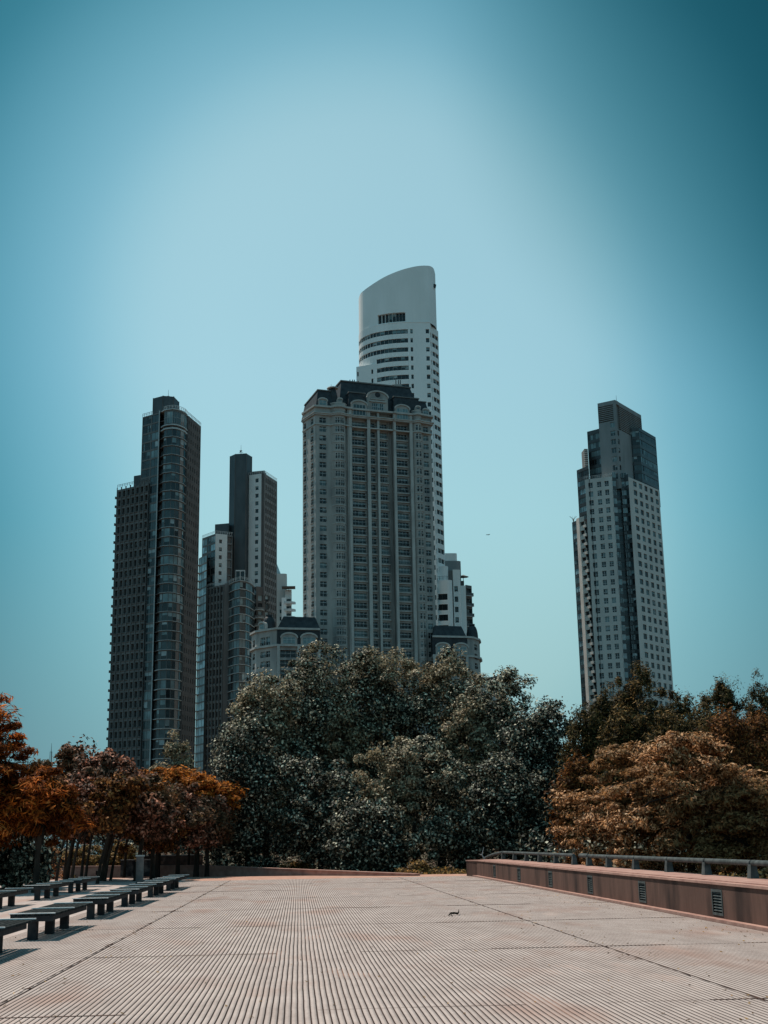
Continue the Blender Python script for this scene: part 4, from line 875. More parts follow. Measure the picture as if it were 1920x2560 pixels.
# left banded glass behind the upper block
h0 = PL(1467.6, 1079.5, HG); h1 = PL(1500, 1071, HG)
L = np.linalg.norm(h1-h0); facade(T, h0, h1, HT-6, HG, [(.1, L-.05)], [(r[0]-.4, r[1]-.4) for r in rgg], 'fdark', .2, nm=5, split=True, gmix=[('g1', 2), ('g2', 3), ('g3', 1), ('g0', 1)], fr='framed')
plainwall(T, [h0+V2(3, 8), h0], HT-6, HG, 'fdark'); cap(T, [h0, h1, h1+V2(0, 8), h0+V2(3, 8)], HG, 'fdark')
v0 = on(1460.8, 1122, 449); v1 = on(1469, 1120, 449)
T.part('louvre').prism([v0[:2], v1[:2], v1[:2]+V2(0, 5), v0[:2]+V2(0, 5)], HT-4, v0[2], M['conc_dark'])
z = HT-2
while z < v0[2]: T.part('louvre').prism([v0[:2]+V2(-.3, -.3), v1[:2]+V2(0, -.3), v1[:2]+V2(0, -.02), v0[:2]+V2(-.3, -.02)], z, z+.3, M['ftower']); z += .8
# left terraces
HK = 132.
j0, j1 = PL(1441.6, 1176, HK), PL(1471, 1164, HK)
L = np.linalg.norm(j1-j0)
facade(T, j0, j1, 0, HK, [(.1, L-.05)], [(HK-3.2-pt_*k, HK-1.2-pt_*k) for k in range(38)], 'fdark', .2, nm=6, split=True, gmix=[('g1', 3), ('g2', 3), ('g4', .6), ('g0', 1)], fr='framed')
plainwall(T, [j0+V2(4, 8), j0], 0, HK, 'fdark'); cap(T, [j0, j1, j1+V2(0, 8), j0+V2(4, 8)], HK, 'fdark')
HJ = 113.
i0, i1, i2 = PL(1430, 1306, HJ), PL(1440, 1302, HJ), PL(1460, 1294.5, HJ)
i1 = i1+V2(0, -.3)
L = np.linalg.norm(i1-i0); facade(T, i0, i1, 0, HJ, [(.05, L-.05)], [(HJ-3.2-pt_*k, HJ-1.2-pt_*k) for k in range(32)], 'fdark', .12, nm=2, gmix=[('g1', 2), ('g4', 1.5), ('g2', 2)], fr='framed')
im = i1+(i2-i1)*.36+V2(-.1, -.6); L = np.linalg.norm(i2-im)
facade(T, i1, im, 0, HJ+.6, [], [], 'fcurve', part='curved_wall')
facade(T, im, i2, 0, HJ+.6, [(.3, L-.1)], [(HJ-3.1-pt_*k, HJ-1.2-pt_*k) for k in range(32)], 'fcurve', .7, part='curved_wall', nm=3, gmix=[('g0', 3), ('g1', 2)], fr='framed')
for k in range(32):
    z = HJ-3.2-pt_*k; mb = MB(); c = i2+V2(-.6, .1)
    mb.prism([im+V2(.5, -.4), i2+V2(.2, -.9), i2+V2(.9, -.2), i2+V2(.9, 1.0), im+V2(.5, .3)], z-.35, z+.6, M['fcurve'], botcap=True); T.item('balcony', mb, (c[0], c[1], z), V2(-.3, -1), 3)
    T.part('corner_band').prism([i2+V2(.95, .2), i2+V2(2.8, .2), i2+V2(2.8, 2), i2+V2(.95, 2)], z-.6, z+.7, M['fdark'], botcap=True)
    make_window(T, *frame_of(i2+V2(.9, .5), i2+V2(2.8, .5))[:3], 0, 1.8, z+.75, z+2.6, 0, nm=2, gmix=[('g1', 1), ('g2', 1), ('g0', 1)])
plainwall(T, [i2, i2+V2(0, 3), f0], 0, HJ, 'fdark'); cap(T, [i0, i1, im, i2, i2+V2(0, 8), i0+V2(4, 10)], HJ, 'fdark'); plainwall(T, [i0+V2(4, 10), i0], 0, HJ, 'fdark')
antenna(T, *(PD(1541, 1000, 445)[:2]), HU-.5, 4.5)
antenna(T, h0[0]-.5+V2(0, 1)[0], h0[1]+2, 136, 3, dish=False)
# roof plants on the terrace
mb = MB()
for k in range(7):
    t = rad(-60+40*k); x, y = i0[0]+.8, i0[1]+1; mb.tube([(x, y, HJ), (x+.3*math.cos(t), y, HJ+1.6), (x+1.5*math.cos(t), y+.5*math.sin(t), HJ+2.6)], [.09, .07, .03], M['leaf_dark'], 5)
mb.build('roof_plant', T.root, T.org)
T.finish()

# ---------------- small far buildings
Q = Bld('low_building', (75, 460), 'slanted pale rooftop just showing above the green trees, right of the cream tower', 'building')
a, b = on(1203, 1700, 470), on(1246, 1690, 470)
Q.part('wall').prism([a[:2], b[:2], b[:2]+V2(0, 10), a[:2]+V2(0, 10)], 0, [a[2], b[2], b[2], a[2]], M['whiteb'])
Q.part('roof').prism([a[:2]+V2(-.4, -.6), b[:2]+V2(.4, -.6), b[:2]+V2(.4, 0), a[:2]+V2(-.4, 0)], a[2]-1, [a[2]+.2, b[2]+.25, b[2]+.25, a[2]+.2], M['conc_dark'])
Q.finish()
Q = Bld('pale_house', (-42, 300), 'low pale building with a flat roof at the foot of the leftmost tower', 'building')
a, b = on(238, 1900, 300), on(282, 1896, 300)
L = np.linalg.norm((b-a)[:2]); facade(Q, a[:2], b[:2], 0, a[2], [(L*.1, L*.4), (L*.55, L*.85)], [(a[2]-3.2*k-2.2, a[2]-3.2*k-.8) for k in range(7)], 'white', .3, nm=2)
plainwall(Q, [b[:2], b[:2]+V2(0, 8), a[:2]+V2(0, 8), a[:2]], 0, a[2], 'white'); Q.part('roof').prism([a[:2]+V2(-.4, -.4), b[:2]+V2(.4, -.4), b[:2]+V2(.4, 8), a[:2]+V2(-.4, 8)], a[2], a[2]+.4, M['conc_dark'], botcap=True)
Q.finish()
a = on(129, 1858, 320); mb = MB()
for dx, dy in ((-.35, -.3), (.35, -.3), (0, .4)): mb.tube([(a[0]+dx, a[1]+dy, 0), (a[0]+dx*.6, a[1]+dy*.6, a[2]-2)], [.09, .06], M['iron'], 5)
for k in range(14): z = 4+k*(a[2]-8)/14; mb.box(a[0]-.4, a[0]+.4, a[1]-.35, a[1]-.28, z, z+.1, M['iron'])
mb.tube([(a[0], a[1], a[2]-2.2), (a[0], a[1], a[2])], [.08, .03], M['iron'], 5); mb.box(a[0]-1.6, a[0]+2.0, a[1]-.1, a[1]+.1, a[2]-5.4, a[2]-5.2, M['iron'])
o = mb.build('radio_mast', None, (a[0], a[1], 0)); tag(o, 'thin lattice radio mast rising far behind the trees on the left', 'mast')
# airliner far off
a = on(1220, 1337, 8000)
pl_ = empty('airplane', a, 'tiny dark airplane in the sky right of the cream tower', 'airplane')
mb = MB(); mb.tube([a+np.array([-13, 0, 0]), a+np.array([-10, 0, .3]), a+np.array([8, 0, .3]), a+np.array([12, 0, 1.2])], [.6, 1.9, 1.7, .4], M['iron'], 10); mb.build('fuselage', pl_, a)
for sg in (-1, 1):
    mb = MB(); mb.hexa([a+np.array([-4, sg*1, -.5]), a+np.array([1, sg*1, -.5]), a+np.array([5, sg*15, .3]), a+np.array([3, sg*15, .3])], [a+np.array([-4, sg*1, .3]), a+np.array([1, sg*1, .3]), a+np.array([5, sg*15, .6]), a+np.array([3, sg*15, .6])], M['iron']); mb.build('wing', pl_, a)
mb = MB(); mb.hexa([a+np.array([7, -.3, 1]), a+np.array([12, -.3, 1]), a+np.array([12, .3, 1]), a+np.array([7, .3, 1])], [a+np.array([11, -.2, 5.5]), a+np.array([14, -.2, 5.5]), a+np.array([14, .2, 5.5]), a+np.array([11, .2, 5.5])], M['iron']); mb.build('tail_fin', pl_, a)

# ================================================================== GROUND AND PLAZA
def grid_sheet(name, x0, x1, y0, y1, z, mat, label=None):
    mb = MB(); mb.poly([(x0, y0, z), (x1, y0, z), (x1, y1, z), (x0, y1, z)], M[mat]); o = mb.build(name); tag(o, kind='structure'); return o
grid_sheet('ground', -6000, 6000, -3000, 12000, -0.35, 'soil')
XG0, XG1, YG0, YG1 = -5.4, 8.0, 3.0, 62.6
def wob(x, y): return 0.006*math.sin(y*1.7+x*3.1)+0.004*math.sin(y*4.3+x*9.7)+0.003*math.sin(y*9.1-x*2.3)
mb = MB()
# ribbed slabs: real grooves 18 mm deep, cut by open joints
xs = []; x = XG0
JX = [-3.2, 4.62]
pitch = 0.0635
while x < XG1-pitch:
    xs.append(x); x += pitch
ys = [YG0]
while ys[-1] < YG1: ys.append(ys[-1] + (0.30 if ys[-1] < 24 else 0.9 if ys[-1] < 40 else 2.5))
ys[-1] = YG1
NY = len(ys); prof = []
for i, x in enumerate(xs):
    gw = 0.0145
    if abs(x-JX[0]) < pitch/2 or abs(x-JX[1]) < pitch/2: gw = 0.034
    prof += [(x, 0), (x+pitch-gw, 0), (x+pitch-gw*.9, -.014 if gw < .03 else -.04), (x+pitch-gw*.1, -.014 if gw < .03 else -.04)]
prof.append((XG1, 0))
NXp = len(prof); verts = np.zeros((NXp*NY, 3)); px = np.array([p[0] for p in prof]); pz = np.array([p[1] for p in prof])
for j, y in enumerate(ys):
    w = 0.0022*np.sin(y*1.1+np.round(px/pitch)*.15)+0.0014*np.sin(y*3.1+px*3)+0.0009*np.sin(y*7.1-px*2.3)
    k = 1.0 if y < 30 else .6
    verts[j*NXp:(j+1)*NXp, 0] = px + w*k; verts[j*NXp:(j+1)*NXp, 1] = y; verts[j*NXp:(j+1)*NXp, 2] = pz
idx = np.arange(NXp-1)
faces = np.concatenate([np.stack([j*NXp+idx, j*NXp+idx+1, (j+1)*NXp+idx+1, (j+1)*NXp+idx], 1) for j in range(NY-1)])
matid = np.tile(np.where(idx % 4 == 0, 0, 1), NY-1).astype(np.int32)
# jointed slabs that were never grooved (or filled): a few ribs patched smooth
def np_mesh(name, verts, faces, mats, matid=None, smooth=False):
    me = bpy.data.meshes.new(name); nf = len(faces); k = faces.shape[1]
    me.vertices.add(len(verts)); me.vertices.foreach_set('co', np.asarray(verts, np.float32).ravel())
    me.loops.add(nf*k); me.loops.foreach_set('vertex_index', np.asarray(faces, np.int32).ravel())
    me.polygons.add(nf); me.polygons.foreach_set('loop_start', np.arange(0, nf*k, k, dtype=np.int32)); me.polygons.foreach_set('loop_total', np.full(nf, k, np.int32))
    for mt in mats: me.materials.append(mt)
    if matid is not None: me.polygons.foreach_set('material_index', matid)
    if smooth: me.polygons.foreach_set('use_smooth', np.ones(nf, bool))
    me.update(calc_edges=True); me.validate()
    o = bpy.data.objects.new(name, me); COL.objects.link(o); return o
o = np_mesh('plaza', verts, faces, [M['paving'], M['groove']], matid); tag(o, kind='structure')
grid_sheet('plaza_side', -40, XG0, -4, 70, -0.001, 'paving')
grid_sheet('plaza_near', XG0, XG1, -6, YG0, -0.001, 'paving')
mbj = MB()
for y in (13.6, 20.5, 27.3, 34.2, 41.0, 47.9, 54.8):
    x = -5.3
    while x < 7.9:
        L = random.uniform(.6, 1.6); t0 = wob(x, y)*1.4; t1 = wob(x+L, y)*1.4
        if random.random() < (.9 if y > 14 else .6): w = random.uniform(.012, .045)*(y/20)**1.2*(.35 if random.random() < .35 else 1); mbj.poly([(x, y+t0-w, .004), (x+L, y+t1-w, .004), (x+L, y+t1+w, .004), (x, y+t0+w, .004)], M['joint'])
        x += L
for xj in JX:      # dirt and weeds lodged along the long joints
    y = 12.
    while y < 61:
        L = random.uniform(.1, .9); w = random.choice([.01, .014, .02, .045]) if random.random() < .5 else .009
        c = random.uniform(-.01, .01); mbj.poly([(xj+.03-w+c, y, .005), (xj+.03+w*.4, y+L*.2, .005), (xj+.03+w+c, y+L*.6, .005), (xj+.03+c, y+L, .005), (xj+.03-w*.7, y+L*.5, .005)], M['joint']); y += L*random.uniform(.9, 1.3)
for xj, ya, yb in ((-8.0, 30, 60), (-6.9, 40, 60)): mbj.poly([(xj, ya, .004), (xj+.015, ya, .004), (xj+.015, yb, .004), (xj, yb, .004)], M['joint'])
tag(mbj.build('plaza_joints'), kind='structure')
# far apron of reddish paving
mb = MB(); mb.poly([(-22, 62.6, -.002), (9, 62.6, -.002), (9, 66, -.002), (-22, 76, -.002)], M['edge']); tag(mb.build('path'), kind='structure')

# scattered litter: curled dry leaves
def leaf_litter(n):
    V = []; Fc = []
    for i in range(n):
        y = 12+46*random.random()**1.4; x = random.uniform(-7, 8) if random.random() < .5 else random.choice([7.6, 7.2, -3.1, 4.7])+random.gauss(0, .25)
        if x > 7.95: continue
        s = random.uniform(.012, .035); a = random.random()*6.28; c, sn = math.cos(a), math.sin(a); b = len(V)
        for dx, dy, dz in ((-1, 0, .004), (0, -.5, .012), (1, 0, .02), (0, .5, .004)): V.append((x+(dx*c-dy*sn)*s, y+(dx*sn+dy*c)*s, .002+dz))
        Fc.append((b, b+1, b+2, b+3))
    return np.array(V), np.array(Fc)
v_, f_ = leaf_litter(900)
o = np_mesh('leaf_litter', v_, f_, [M['leaf_low']]); tag(o, 'small dry leaves scattered over the ribbed paving', 'leaf litter', kind='stuff')

# twig and dry leaf
def tw(pts, rs, name, label, cat, mat):
    m_ = MB(); m_.tube(pts, rs, M[mat], 6); return m_
m_ = MB(); y0 = 29.7
m_.tube([(3.28, y0-.28, .02), (3.33, y0-.1, .03), (3.37, y0+.02, .05), (3.46, y0+.03, .05), (3.52, y0, .04), (3.575, y0+.25, .06), (3.60, y0+.45, .10)], [.008, .016, .022, .024, .022, .016, .006], M['bark'], 7)
m_.tube([(3.37, y0+.02, .04), (3.355, y0-.35, .02), (3.33, y0-.5, .02)], [.014, .01, .005], M['bark'], 6)
tag(m_.build('twig', None, (3.4, y0, 0)), 'dark crooked twig lying alone on the ribbed paving', 'twig')
m_ = MB(); m_.poly([(.69, 20.45, .01), (.72, 20.42, .02), (.75, 20.47, .03), (.715, 20.5, .012)], M['bark']); m_.poly([(.72, 20.42, .02), (.755, 20.40, .01), (.75, 20.47, .03)], M['bark'])
tag(m_.build('dry_leaf', None, (.7, 20.45, 0)), 'curled dry leaf lying on a slab joint near the middle of the plaza', 'leaf')

# ------------------------------------------------------------------ right parapet
Wt = empty('parapet_wall', (8.2, 40, 0), 'long reddish brown parapet wall with vents, along the right of the plaza', 'wall')
mb = MB(); HWl = .75; X0, X1, YA, YB = 8.2, 9.45, 5.0, 61.0
vents = [25.9-5.85, 25.9, 31.6, 37.3, 43.2, 49.4, 55.6]; vw, vz0, vz1 = .28, .15, .54
y = YA
for c in vents:
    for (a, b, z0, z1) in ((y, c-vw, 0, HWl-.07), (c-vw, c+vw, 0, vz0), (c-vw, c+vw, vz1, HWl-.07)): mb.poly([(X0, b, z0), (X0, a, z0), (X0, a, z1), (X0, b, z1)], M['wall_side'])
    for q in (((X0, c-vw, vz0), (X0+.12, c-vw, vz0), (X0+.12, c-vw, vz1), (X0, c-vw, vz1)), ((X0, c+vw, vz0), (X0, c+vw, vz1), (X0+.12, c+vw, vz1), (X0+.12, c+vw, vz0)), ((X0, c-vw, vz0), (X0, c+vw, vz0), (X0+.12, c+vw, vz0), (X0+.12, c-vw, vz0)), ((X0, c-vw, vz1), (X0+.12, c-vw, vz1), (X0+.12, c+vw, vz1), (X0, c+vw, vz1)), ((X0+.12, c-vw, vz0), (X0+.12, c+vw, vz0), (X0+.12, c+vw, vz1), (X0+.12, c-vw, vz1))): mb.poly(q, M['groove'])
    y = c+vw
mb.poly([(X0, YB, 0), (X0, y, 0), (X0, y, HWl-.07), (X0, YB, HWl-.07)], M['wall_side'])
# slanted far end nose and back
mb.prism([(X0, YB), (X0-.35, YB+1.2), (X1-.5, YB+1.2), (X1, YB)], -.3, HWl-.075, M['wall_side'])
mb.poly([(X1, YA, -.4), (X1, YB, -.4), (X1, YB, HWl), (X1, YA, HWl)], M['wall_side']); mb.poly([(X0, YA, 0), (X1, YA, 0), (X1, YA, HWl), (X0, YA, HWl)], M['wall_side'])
mb.build('wall_face', Wt, (8.2, 40, 0))
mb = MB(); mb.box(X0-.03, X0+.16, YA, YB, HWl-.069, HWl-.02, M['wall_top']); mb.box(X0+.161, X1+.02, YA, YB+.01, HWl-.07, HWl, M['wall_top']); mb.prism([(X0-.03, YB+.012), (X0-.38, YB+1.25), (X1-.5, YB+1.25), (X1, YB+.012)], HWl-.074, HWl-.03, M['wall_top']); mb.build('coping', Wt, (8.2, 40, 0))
mb = MB(); mb.box(X0-.16, X0-.003, YA, YB+1, -.02, .055, M['wall_top']); mb.build('kerb', Wt, (8.2, 40, 0))
for c in vents:
    vm = MB(); fr = M['rail']
    vm.box(X0-.012, X0+.03, c-vw-.05, c-vw, vz0-.05, vz1+.05, fr); vm.box(X0-.012, X0+.03, c+vw, c+vw+.05, vz0-.05, vz1+.05, fr); vm.box(X0-.012, X0+.03, c-vw, c+vw, vz0-.05, vz0, fr); vm.box(X0-.012, X0+.03, c-vw, c+vw, vz1, vz1+.05, fr)
    z = vz0+.03
    while z < vz1-.02: vm.hexa([(X0, c-vw, z), (X0+.05, c-vw, z+.03), (X0+.05, c+vw, z+.03), (X0, c+vw, z)], [(X0, c-vw, z+.012), (X0+.05, c-vw, z+.042), (X0+.05, c+vw, z+.042), (X0, c+vw, z+.012)], fr); z += .055
    vm.build('vent_grille', Wt, (8.2, 40, 0))
# handrail
Hr = empty('handrail', (9.3, 40, .75), 'grey tubular handrail on short posts, along the top of the reddish parapet', 'handrail')
ypost = [12, 15, 18, 21, 24, 26.9, 30.0, 33.1, 36.4, 39.6, 42.3] ; ypost2 = [44.6, 47.8, 51.0, 54.0, 57.0, 60.2]
zR = 1.06
for grp in (ypost, ypost2):
    for a, b in zip(grp[:-1], grp[1:]):
        m_ = MB(); m_.tube([(9.3, a+.03, zR), (9.3, a+.05, zR), (9.3, b-.05, zR), (9.3, b-.03, zR)], [.05, .058, .058, .05], M['rail'], 14); m_.build('rail_tube', Hr, (9.3, 40, .75), smooth=False)
m_ = MB(); m_.tube([(9.3, 42.35, zR), (9.3, 43.6, zR)], [.07, .07], M['rail'], 12); m_.build('rail_tube', Hr, (9.3, 40, .75))
m_ = MB(); m_.tube([(9.3, 60.25, zR), (9.1, 62.2, zR-.12), (8.9, 63.6, zR-.3)], [.07, .065, .06], M['rail'], 12); m_.build('rail_tube', Hr, (9.3, 40, .75))
for y in ypost+ypost2:
    m_ = MB(); m_.hexa([(9.21, y-.12, .751), (9.39, y-.12, .751), (9.39, y+.12, .751), (9.21, y+.12, .751)], [(9.24, y-.09, zR-.03), (9.36, y-.09, zR-.03), (9.36, y+.09, zR-.03), (9.24, y+.09, zR-.03)], M['rail']); m_.build('post', Hr, (9.3, 40, .75))

# ------------------------------------------------------------------ left-hand walls, box, post
def wall_obj(name, pts, z1s, th, mat, topmat, label, cat, holes=()):
    r = empty(name, (pts[0][0], pts[0][1], 0), label, cat); mb = MB(); tp = MB()
    for i in range(len(pts)-1):
        p, d, n, L = frame_of(pts[i], pts[i+1]); a, b = z1s[i], z1s[i+1]
        P = lambda s, o, z: fpt(p, d, n, s, z, o)
        mb.hexa([P(0, 0, -.3), P(L, 0, -.3), P(L, -th, -.3), P(0, -th, -.3)], [P(0, 0, a), P(L, 0, b), P(L, -th, b), P(0, -th, a)], M[mat])
        tp.hexa([P(0, .03, a+.001), P(L, .03, b+.001), P(L, -th-.03, b+.001), P(0, -th-.03, a+.001)], [P(0, .03, a+.06), P(L, .03, b+.06), P(L, -th-.03, b+.06), P(0, -th-.03, a+.06)], M[topmat])
        for h in holes:
            if 0 < h-i*0 < L and i == 0: obox(mb, p, d, n, h, h+.35, .003, .02, .08, .30, M['groove'])
    org = (pts[0][0], pts[0][1], 0); mb.build('wall_face', r, org); tp.build('coping', r, org)
    return r
wall_obj('planter_wall', [V2(-19, 79), V2(-5.6, 74.5), V2(5.6, 64.2)], [.55, .48, .04], .4, 'wall_top', 'wall_top', 'low reddish wall closing off the far left end of the plaza', 'wall', holes=(8, 11.5))
m2 = wall_obj('garden_wall', [V2(-24, 84), V2(-6, 84)], [.95, 1.0], .4, 'groove', 'stone', 'second low wall with a pale coping, behind the far reddish wall on the left', 'wall')
bx = empty('utility_box', (-9.3, 75.5, 0), 'pair of weathered dark metal cabinets behind the bench row', 'cabinet')
for x0, x1 in ((-9.75, -9.05), (-8.75, -8.0)):
    m_ = MB(); m_.box(x0, x1, 74.2, 74.9, 0, .84, M['stain']); m_.build('cabinet_body', bx, (-9.3, 75.5, 0))
    m_ = MB(); m_.box(x0-.04, x1+.04, 74.15, 74.95, .841, .90, M['stone']); m_.build('lid', bx, (-9.3, 75.5, 0))
m_ = MB(); m_.box(-9.05, -8.75, 74.5, 74.8, 0, .8, M['iron']); m_.build('panel', bx, (-9.3, 75.5, 0))
ps_ = empty('post', (-6.95, 59.5, 0), 'square grey stone post standing behind the nearer row of benches', 'post')
m_ = MB(); m_.box(-7.12, -6.82, 59.3, 59.6, 0, 1.17, M['stone']); m_.build('shaft', ps_, (-6.95, 59.5, 0))
m_ = MB(); m_.box(-7.15, -6.79, 59.27, 59.63, 1.171, 1.23, M['lightline']); m_.build('cap', ps_, (-6.95, 59.5, 0))

# ------------------------------------------------------------------ benches
def make_bench():
    r = empty('bench', (0, 0, 0), 'x', 'bench', 'slatted benches in two rows on the plaza'); o = (0, 0, 0)
    Ln = 4.5; Wd = .80; top = .455
    n = 7; sw_ = Wd/n
    for part_i in range(1):
        m_ = MB()
        for k in range(n): m_.box(-Wd/2+k*sw_+.012, -Wd/2+(k+1)*sw_-.012, 0, Ln, top-.035, top, M['bench_wood'])
        m_.build('seat', r, o)
    for y in (0.0, 2.05, Ln-.12):
        m_ = MB(); m_.box(-Wd/2-.01, Wd/2+.01, y-.03, y+.03, top+.002, top+.018, M['bench_strip']); m_.build('cross_batten', r, o)
    m_ = MB(); m_.box(-Wd/2+.02, Wd/2-.02, -.02, .02, top-.13, top-.036, M['bench_leg']); m_.build('fascia', r, o)
    for x in (Wd/2-.09, -.025, -Wd/2+.04): m_ = MB(); m_.box(x, x+.05, .021, Ln-.6, top-.12, top-.036, M['bench_leg']); m_.build('beam', r, o)
    for y in (.15, 1.80, 3.40):
        m_ = MB(); m_.box(-.075, .075, y-.12, y+.12, 0, top-.121, M['bench_leg']); m_.build('leg', r, o)
    return r
bench0 = make_bench()
def copy_tree(o):
    c = o.copy(); COL.objects.link(c)
    for ch in o.children:
        k = ch.copy(); COL.objects.link(k); k.parent = c
    return c
rowA = [18.4, 24.6, 31.3, 37.3, 43.7, 49.7]
rowB = [29.4, 35.9, 43.0, 49.2]
LAB = ['nearest bench, cut off by the left edge of the picture', 'second bench of the nearer row, the nearest one seen whole', 'third bench from the camera in the nearer row', 'fourth bench from the camera in the nearer row', 'fifth bench in the nearer row, just right of the stone post', 'farthest bench of the nearer row, right of the stone post',
       'bench at the left edge of the farther row, mostly cut off', 'bench of the farther row by the left edge, two legs showing', 'middle bench of the farther row with three legs showing', 'farthest bench of the farther row, beneath the leaning tree trunks']
allb = [(-4.78, y) for y in rowA]+[(-8.25, y) for y in rowB]
for i, ((x, y), lb) in enumerate(zip(allb, LAB)):
    if lb.startswith('bench at the left edge'): continue
    b = bench0 if i == 0 else copy_tree(bench0)
    b.location = (x, y, 0); b.rotation_euler.z = random.uniform(-.004, .004); b['label'] = 'dark slatted '+lb
    b['category'] = 'bench'

# ================================================================== VEGETATION
def leaf_quads(cent, nrm, length, width, axis=None):
    N = len(cent)
    r = RNG.normal(size=(N, 3)) if axis is None else axis + RNG.normal(size=(N, 3))*.35
    nrm = nrm/np.linalg.norm(nrm, axis=1, keepdims=True)
    a = r - nrm*np.sum(r*nrm, 1, keepdims=True); a /= np.linalg.norm(a, axis=1, keepdims=True)
    b = np.cross(nrm, a); l = length*RNG.uniform(.6, 1.3, (N, 1)); w = width*RNG.uniform(.6, 1.3, (N, 1))
    V = np.stack([cent-a*l*.5, cent+b*w*.5+nrm*w*.12, cent+a*l*.5, cent-b*w*.5+nrm*w*.12], 1).reshape(-1, 3)
    return V
def crown_points(lobes, nleaf, nclump, csize, upbias=.35, zmin=.2, flat=.75, inner=.14, droop=0.0):
    """lobes: list of (x,y,z,rx,ry,rz); leaves gathered in clumps spread over each lobe's skin"""
    L = np.array(lobes, float); area = L[:, 3]*L[:, 4]+L[:, 3]*L[:, 5]+L[:, 4]*L[:, 5]; pr = area/area.sum()
    k = RNG.choice(len(L), nclump, p=pr)
    d = RNG.normal(size=(nclump, 3)); d /= np.linalg.norm(d, axis=1, keepdims=True)
    flip = (d[:, 2] < 0) & (RNG.random(nclump) < .45); d[flip, 2] *= -1
    sh = RNG.uniform(.70, 1.0, (nclump, 1))+np.maximum(0, RNG.normal(size=(nclump, 1)))*.22; ins = RNG.random(nclump) < inner; sh[ins] *= RNG.uniform(.3, .8, (ins.sum(), 1))
    cc = L[k, :3]+d*L[k, 3:]*sh
    m_ = RNG.integers(0, nclump, nleaf)
    cs = csize*np.exp(RNG.normal(size=nclump)*.38)*.85
    off = RNG.normal(size=(nleaf, 3)); off /= np.linalg.norm(off, axis=1, keepdims=True); rr = RNG.random((nleaf, 1))**.55
    P = cc[m_]+off*rr*cs[m_][:, None]*np.array([1, 1, flat]) - np.array([0, 0, 1])*droop*rr*cs[m_][:, None]
    nr = d[m_]*.5+off*.55+np.array([0, 0, upbias])+RNG.normal(size=(nleaf, 3))*.55
    keep = P[:, 2] > zmin+RNG.random(nleaf)*.3
    return P[keep], nr[keep], d[m_][keep], cc
def auto_lobes(h, w, dpt_, z0, n, seed, taper=.75, lobe=.36, top=1.0):
    """irregular crown envelope: height h from z0, half width w, half depth dpt_"""
    r = np.random.default_rng(seed); out = [(0, 0, z0+h*.45, w*.62, dpt_*.62, h*.42)]
    for i in range(n):
        t = (i+.5)/n; z = z0+h*(.12+.80*t); rad_ = math.sin(math.pi*min(1, .18+.80*t)**1.1)**.6
        rad_ = max(.12, (1-max(0, t-.35)**1.6*taper)) * (0.85+.3*r.random())
        a = i*2.399+r.random()*.6; q = .62*rad_*math.sqrt(r.uniform(.35, 1))
        s = lobe*r.uniform(.7, 1.25)*(1-.35*t)
        out.append((w*q*math.cos(a), dpt_*q*math.sin(a), z, w*s*1.15, dpt_*s*1.15, min(h*.28, w*s*1.0)))
    out.append((w*.05*r.normal(), 0, z0+h*.86*top, w*.24, dpt_*.24, h*.14))
    return out
NTREE = 0
def tree(x, y, lobes, mat, nleaf, nclump, csize, leaf=(.2, .12), trunk_r=.18, trunk_top=3.0, lean=(0, 0), label='', cat='tree', name='tree', group=None, z0=-.3, upbias=.35, flat=.75, droop=0., inner=.14, zmin=.1, axis=None, nlimb=9, outward=0.0, tlow=0.0):
    r = empty(name, (x, y, z0), label, cat, group)
    P, nr, dd, cc = crown_points(lobes, nleaf, nclump, csize, upbias, zmin, flat, inner, droop)
    if axis is not None: ax = np.tile(np.array(axis, float), (len(P), 1))
    elif outward: ax = dd*outward+np.array([0, 0, .12])
    else: ax = None
    V = leaf_quads(P, nr, leaf[0], leaf[1], ax); Fc = np.arange(len(V)).reshape(-1, 4)
    o = np_mesh('crown', V, Fc, [M[mat]]); o.parent = r
    m_ = MB(); tx, ty = lean
    tp = np.array([tx, ty, trunk_top])
    m_.tube([(0, 0, -.1), (tx*.15+.02, ty*.15, trunk_top*.3), (tx*.55, ty*.5, trunk_top*.7), tuple(tp)], [trunk_r*1.35, trunk_r, trunk_r*.85, trunk_r*.6], M['bark'], 10)
    ordr = np.argsort(-np.linalg.norm(cc-tp, axis=1))[:max(4*nlimb, 1)]
    for k in RNG.choice(ordr, min(nlimb, len(ordr)), replace=False):
        e = cc[k]*.92; st = np.array([0, 0, -.1])+(tp-np.array([0, 0, -.1]))*RNG.uniform(.6, 1.0)
        if e[2] < st[2]*.6: continue
        md = (st+e)/2+np.array([RNG.normal()*.2, RNG.normal()*.2, .25]); m_.tube([tuple(st), tuple(md), tuple(e)], [trunk_r*.42, trunk_r*.26, trunk_r*.07], M['bark'], 6, cap=False)
    m_.build('trunk', r, (0, 0, 0))
    return r
def place(u, v_top, Y):        # ground x and crown-top height for a tree at distance Y
    q = PD(u, v_top, Y); return q[0], q[2]

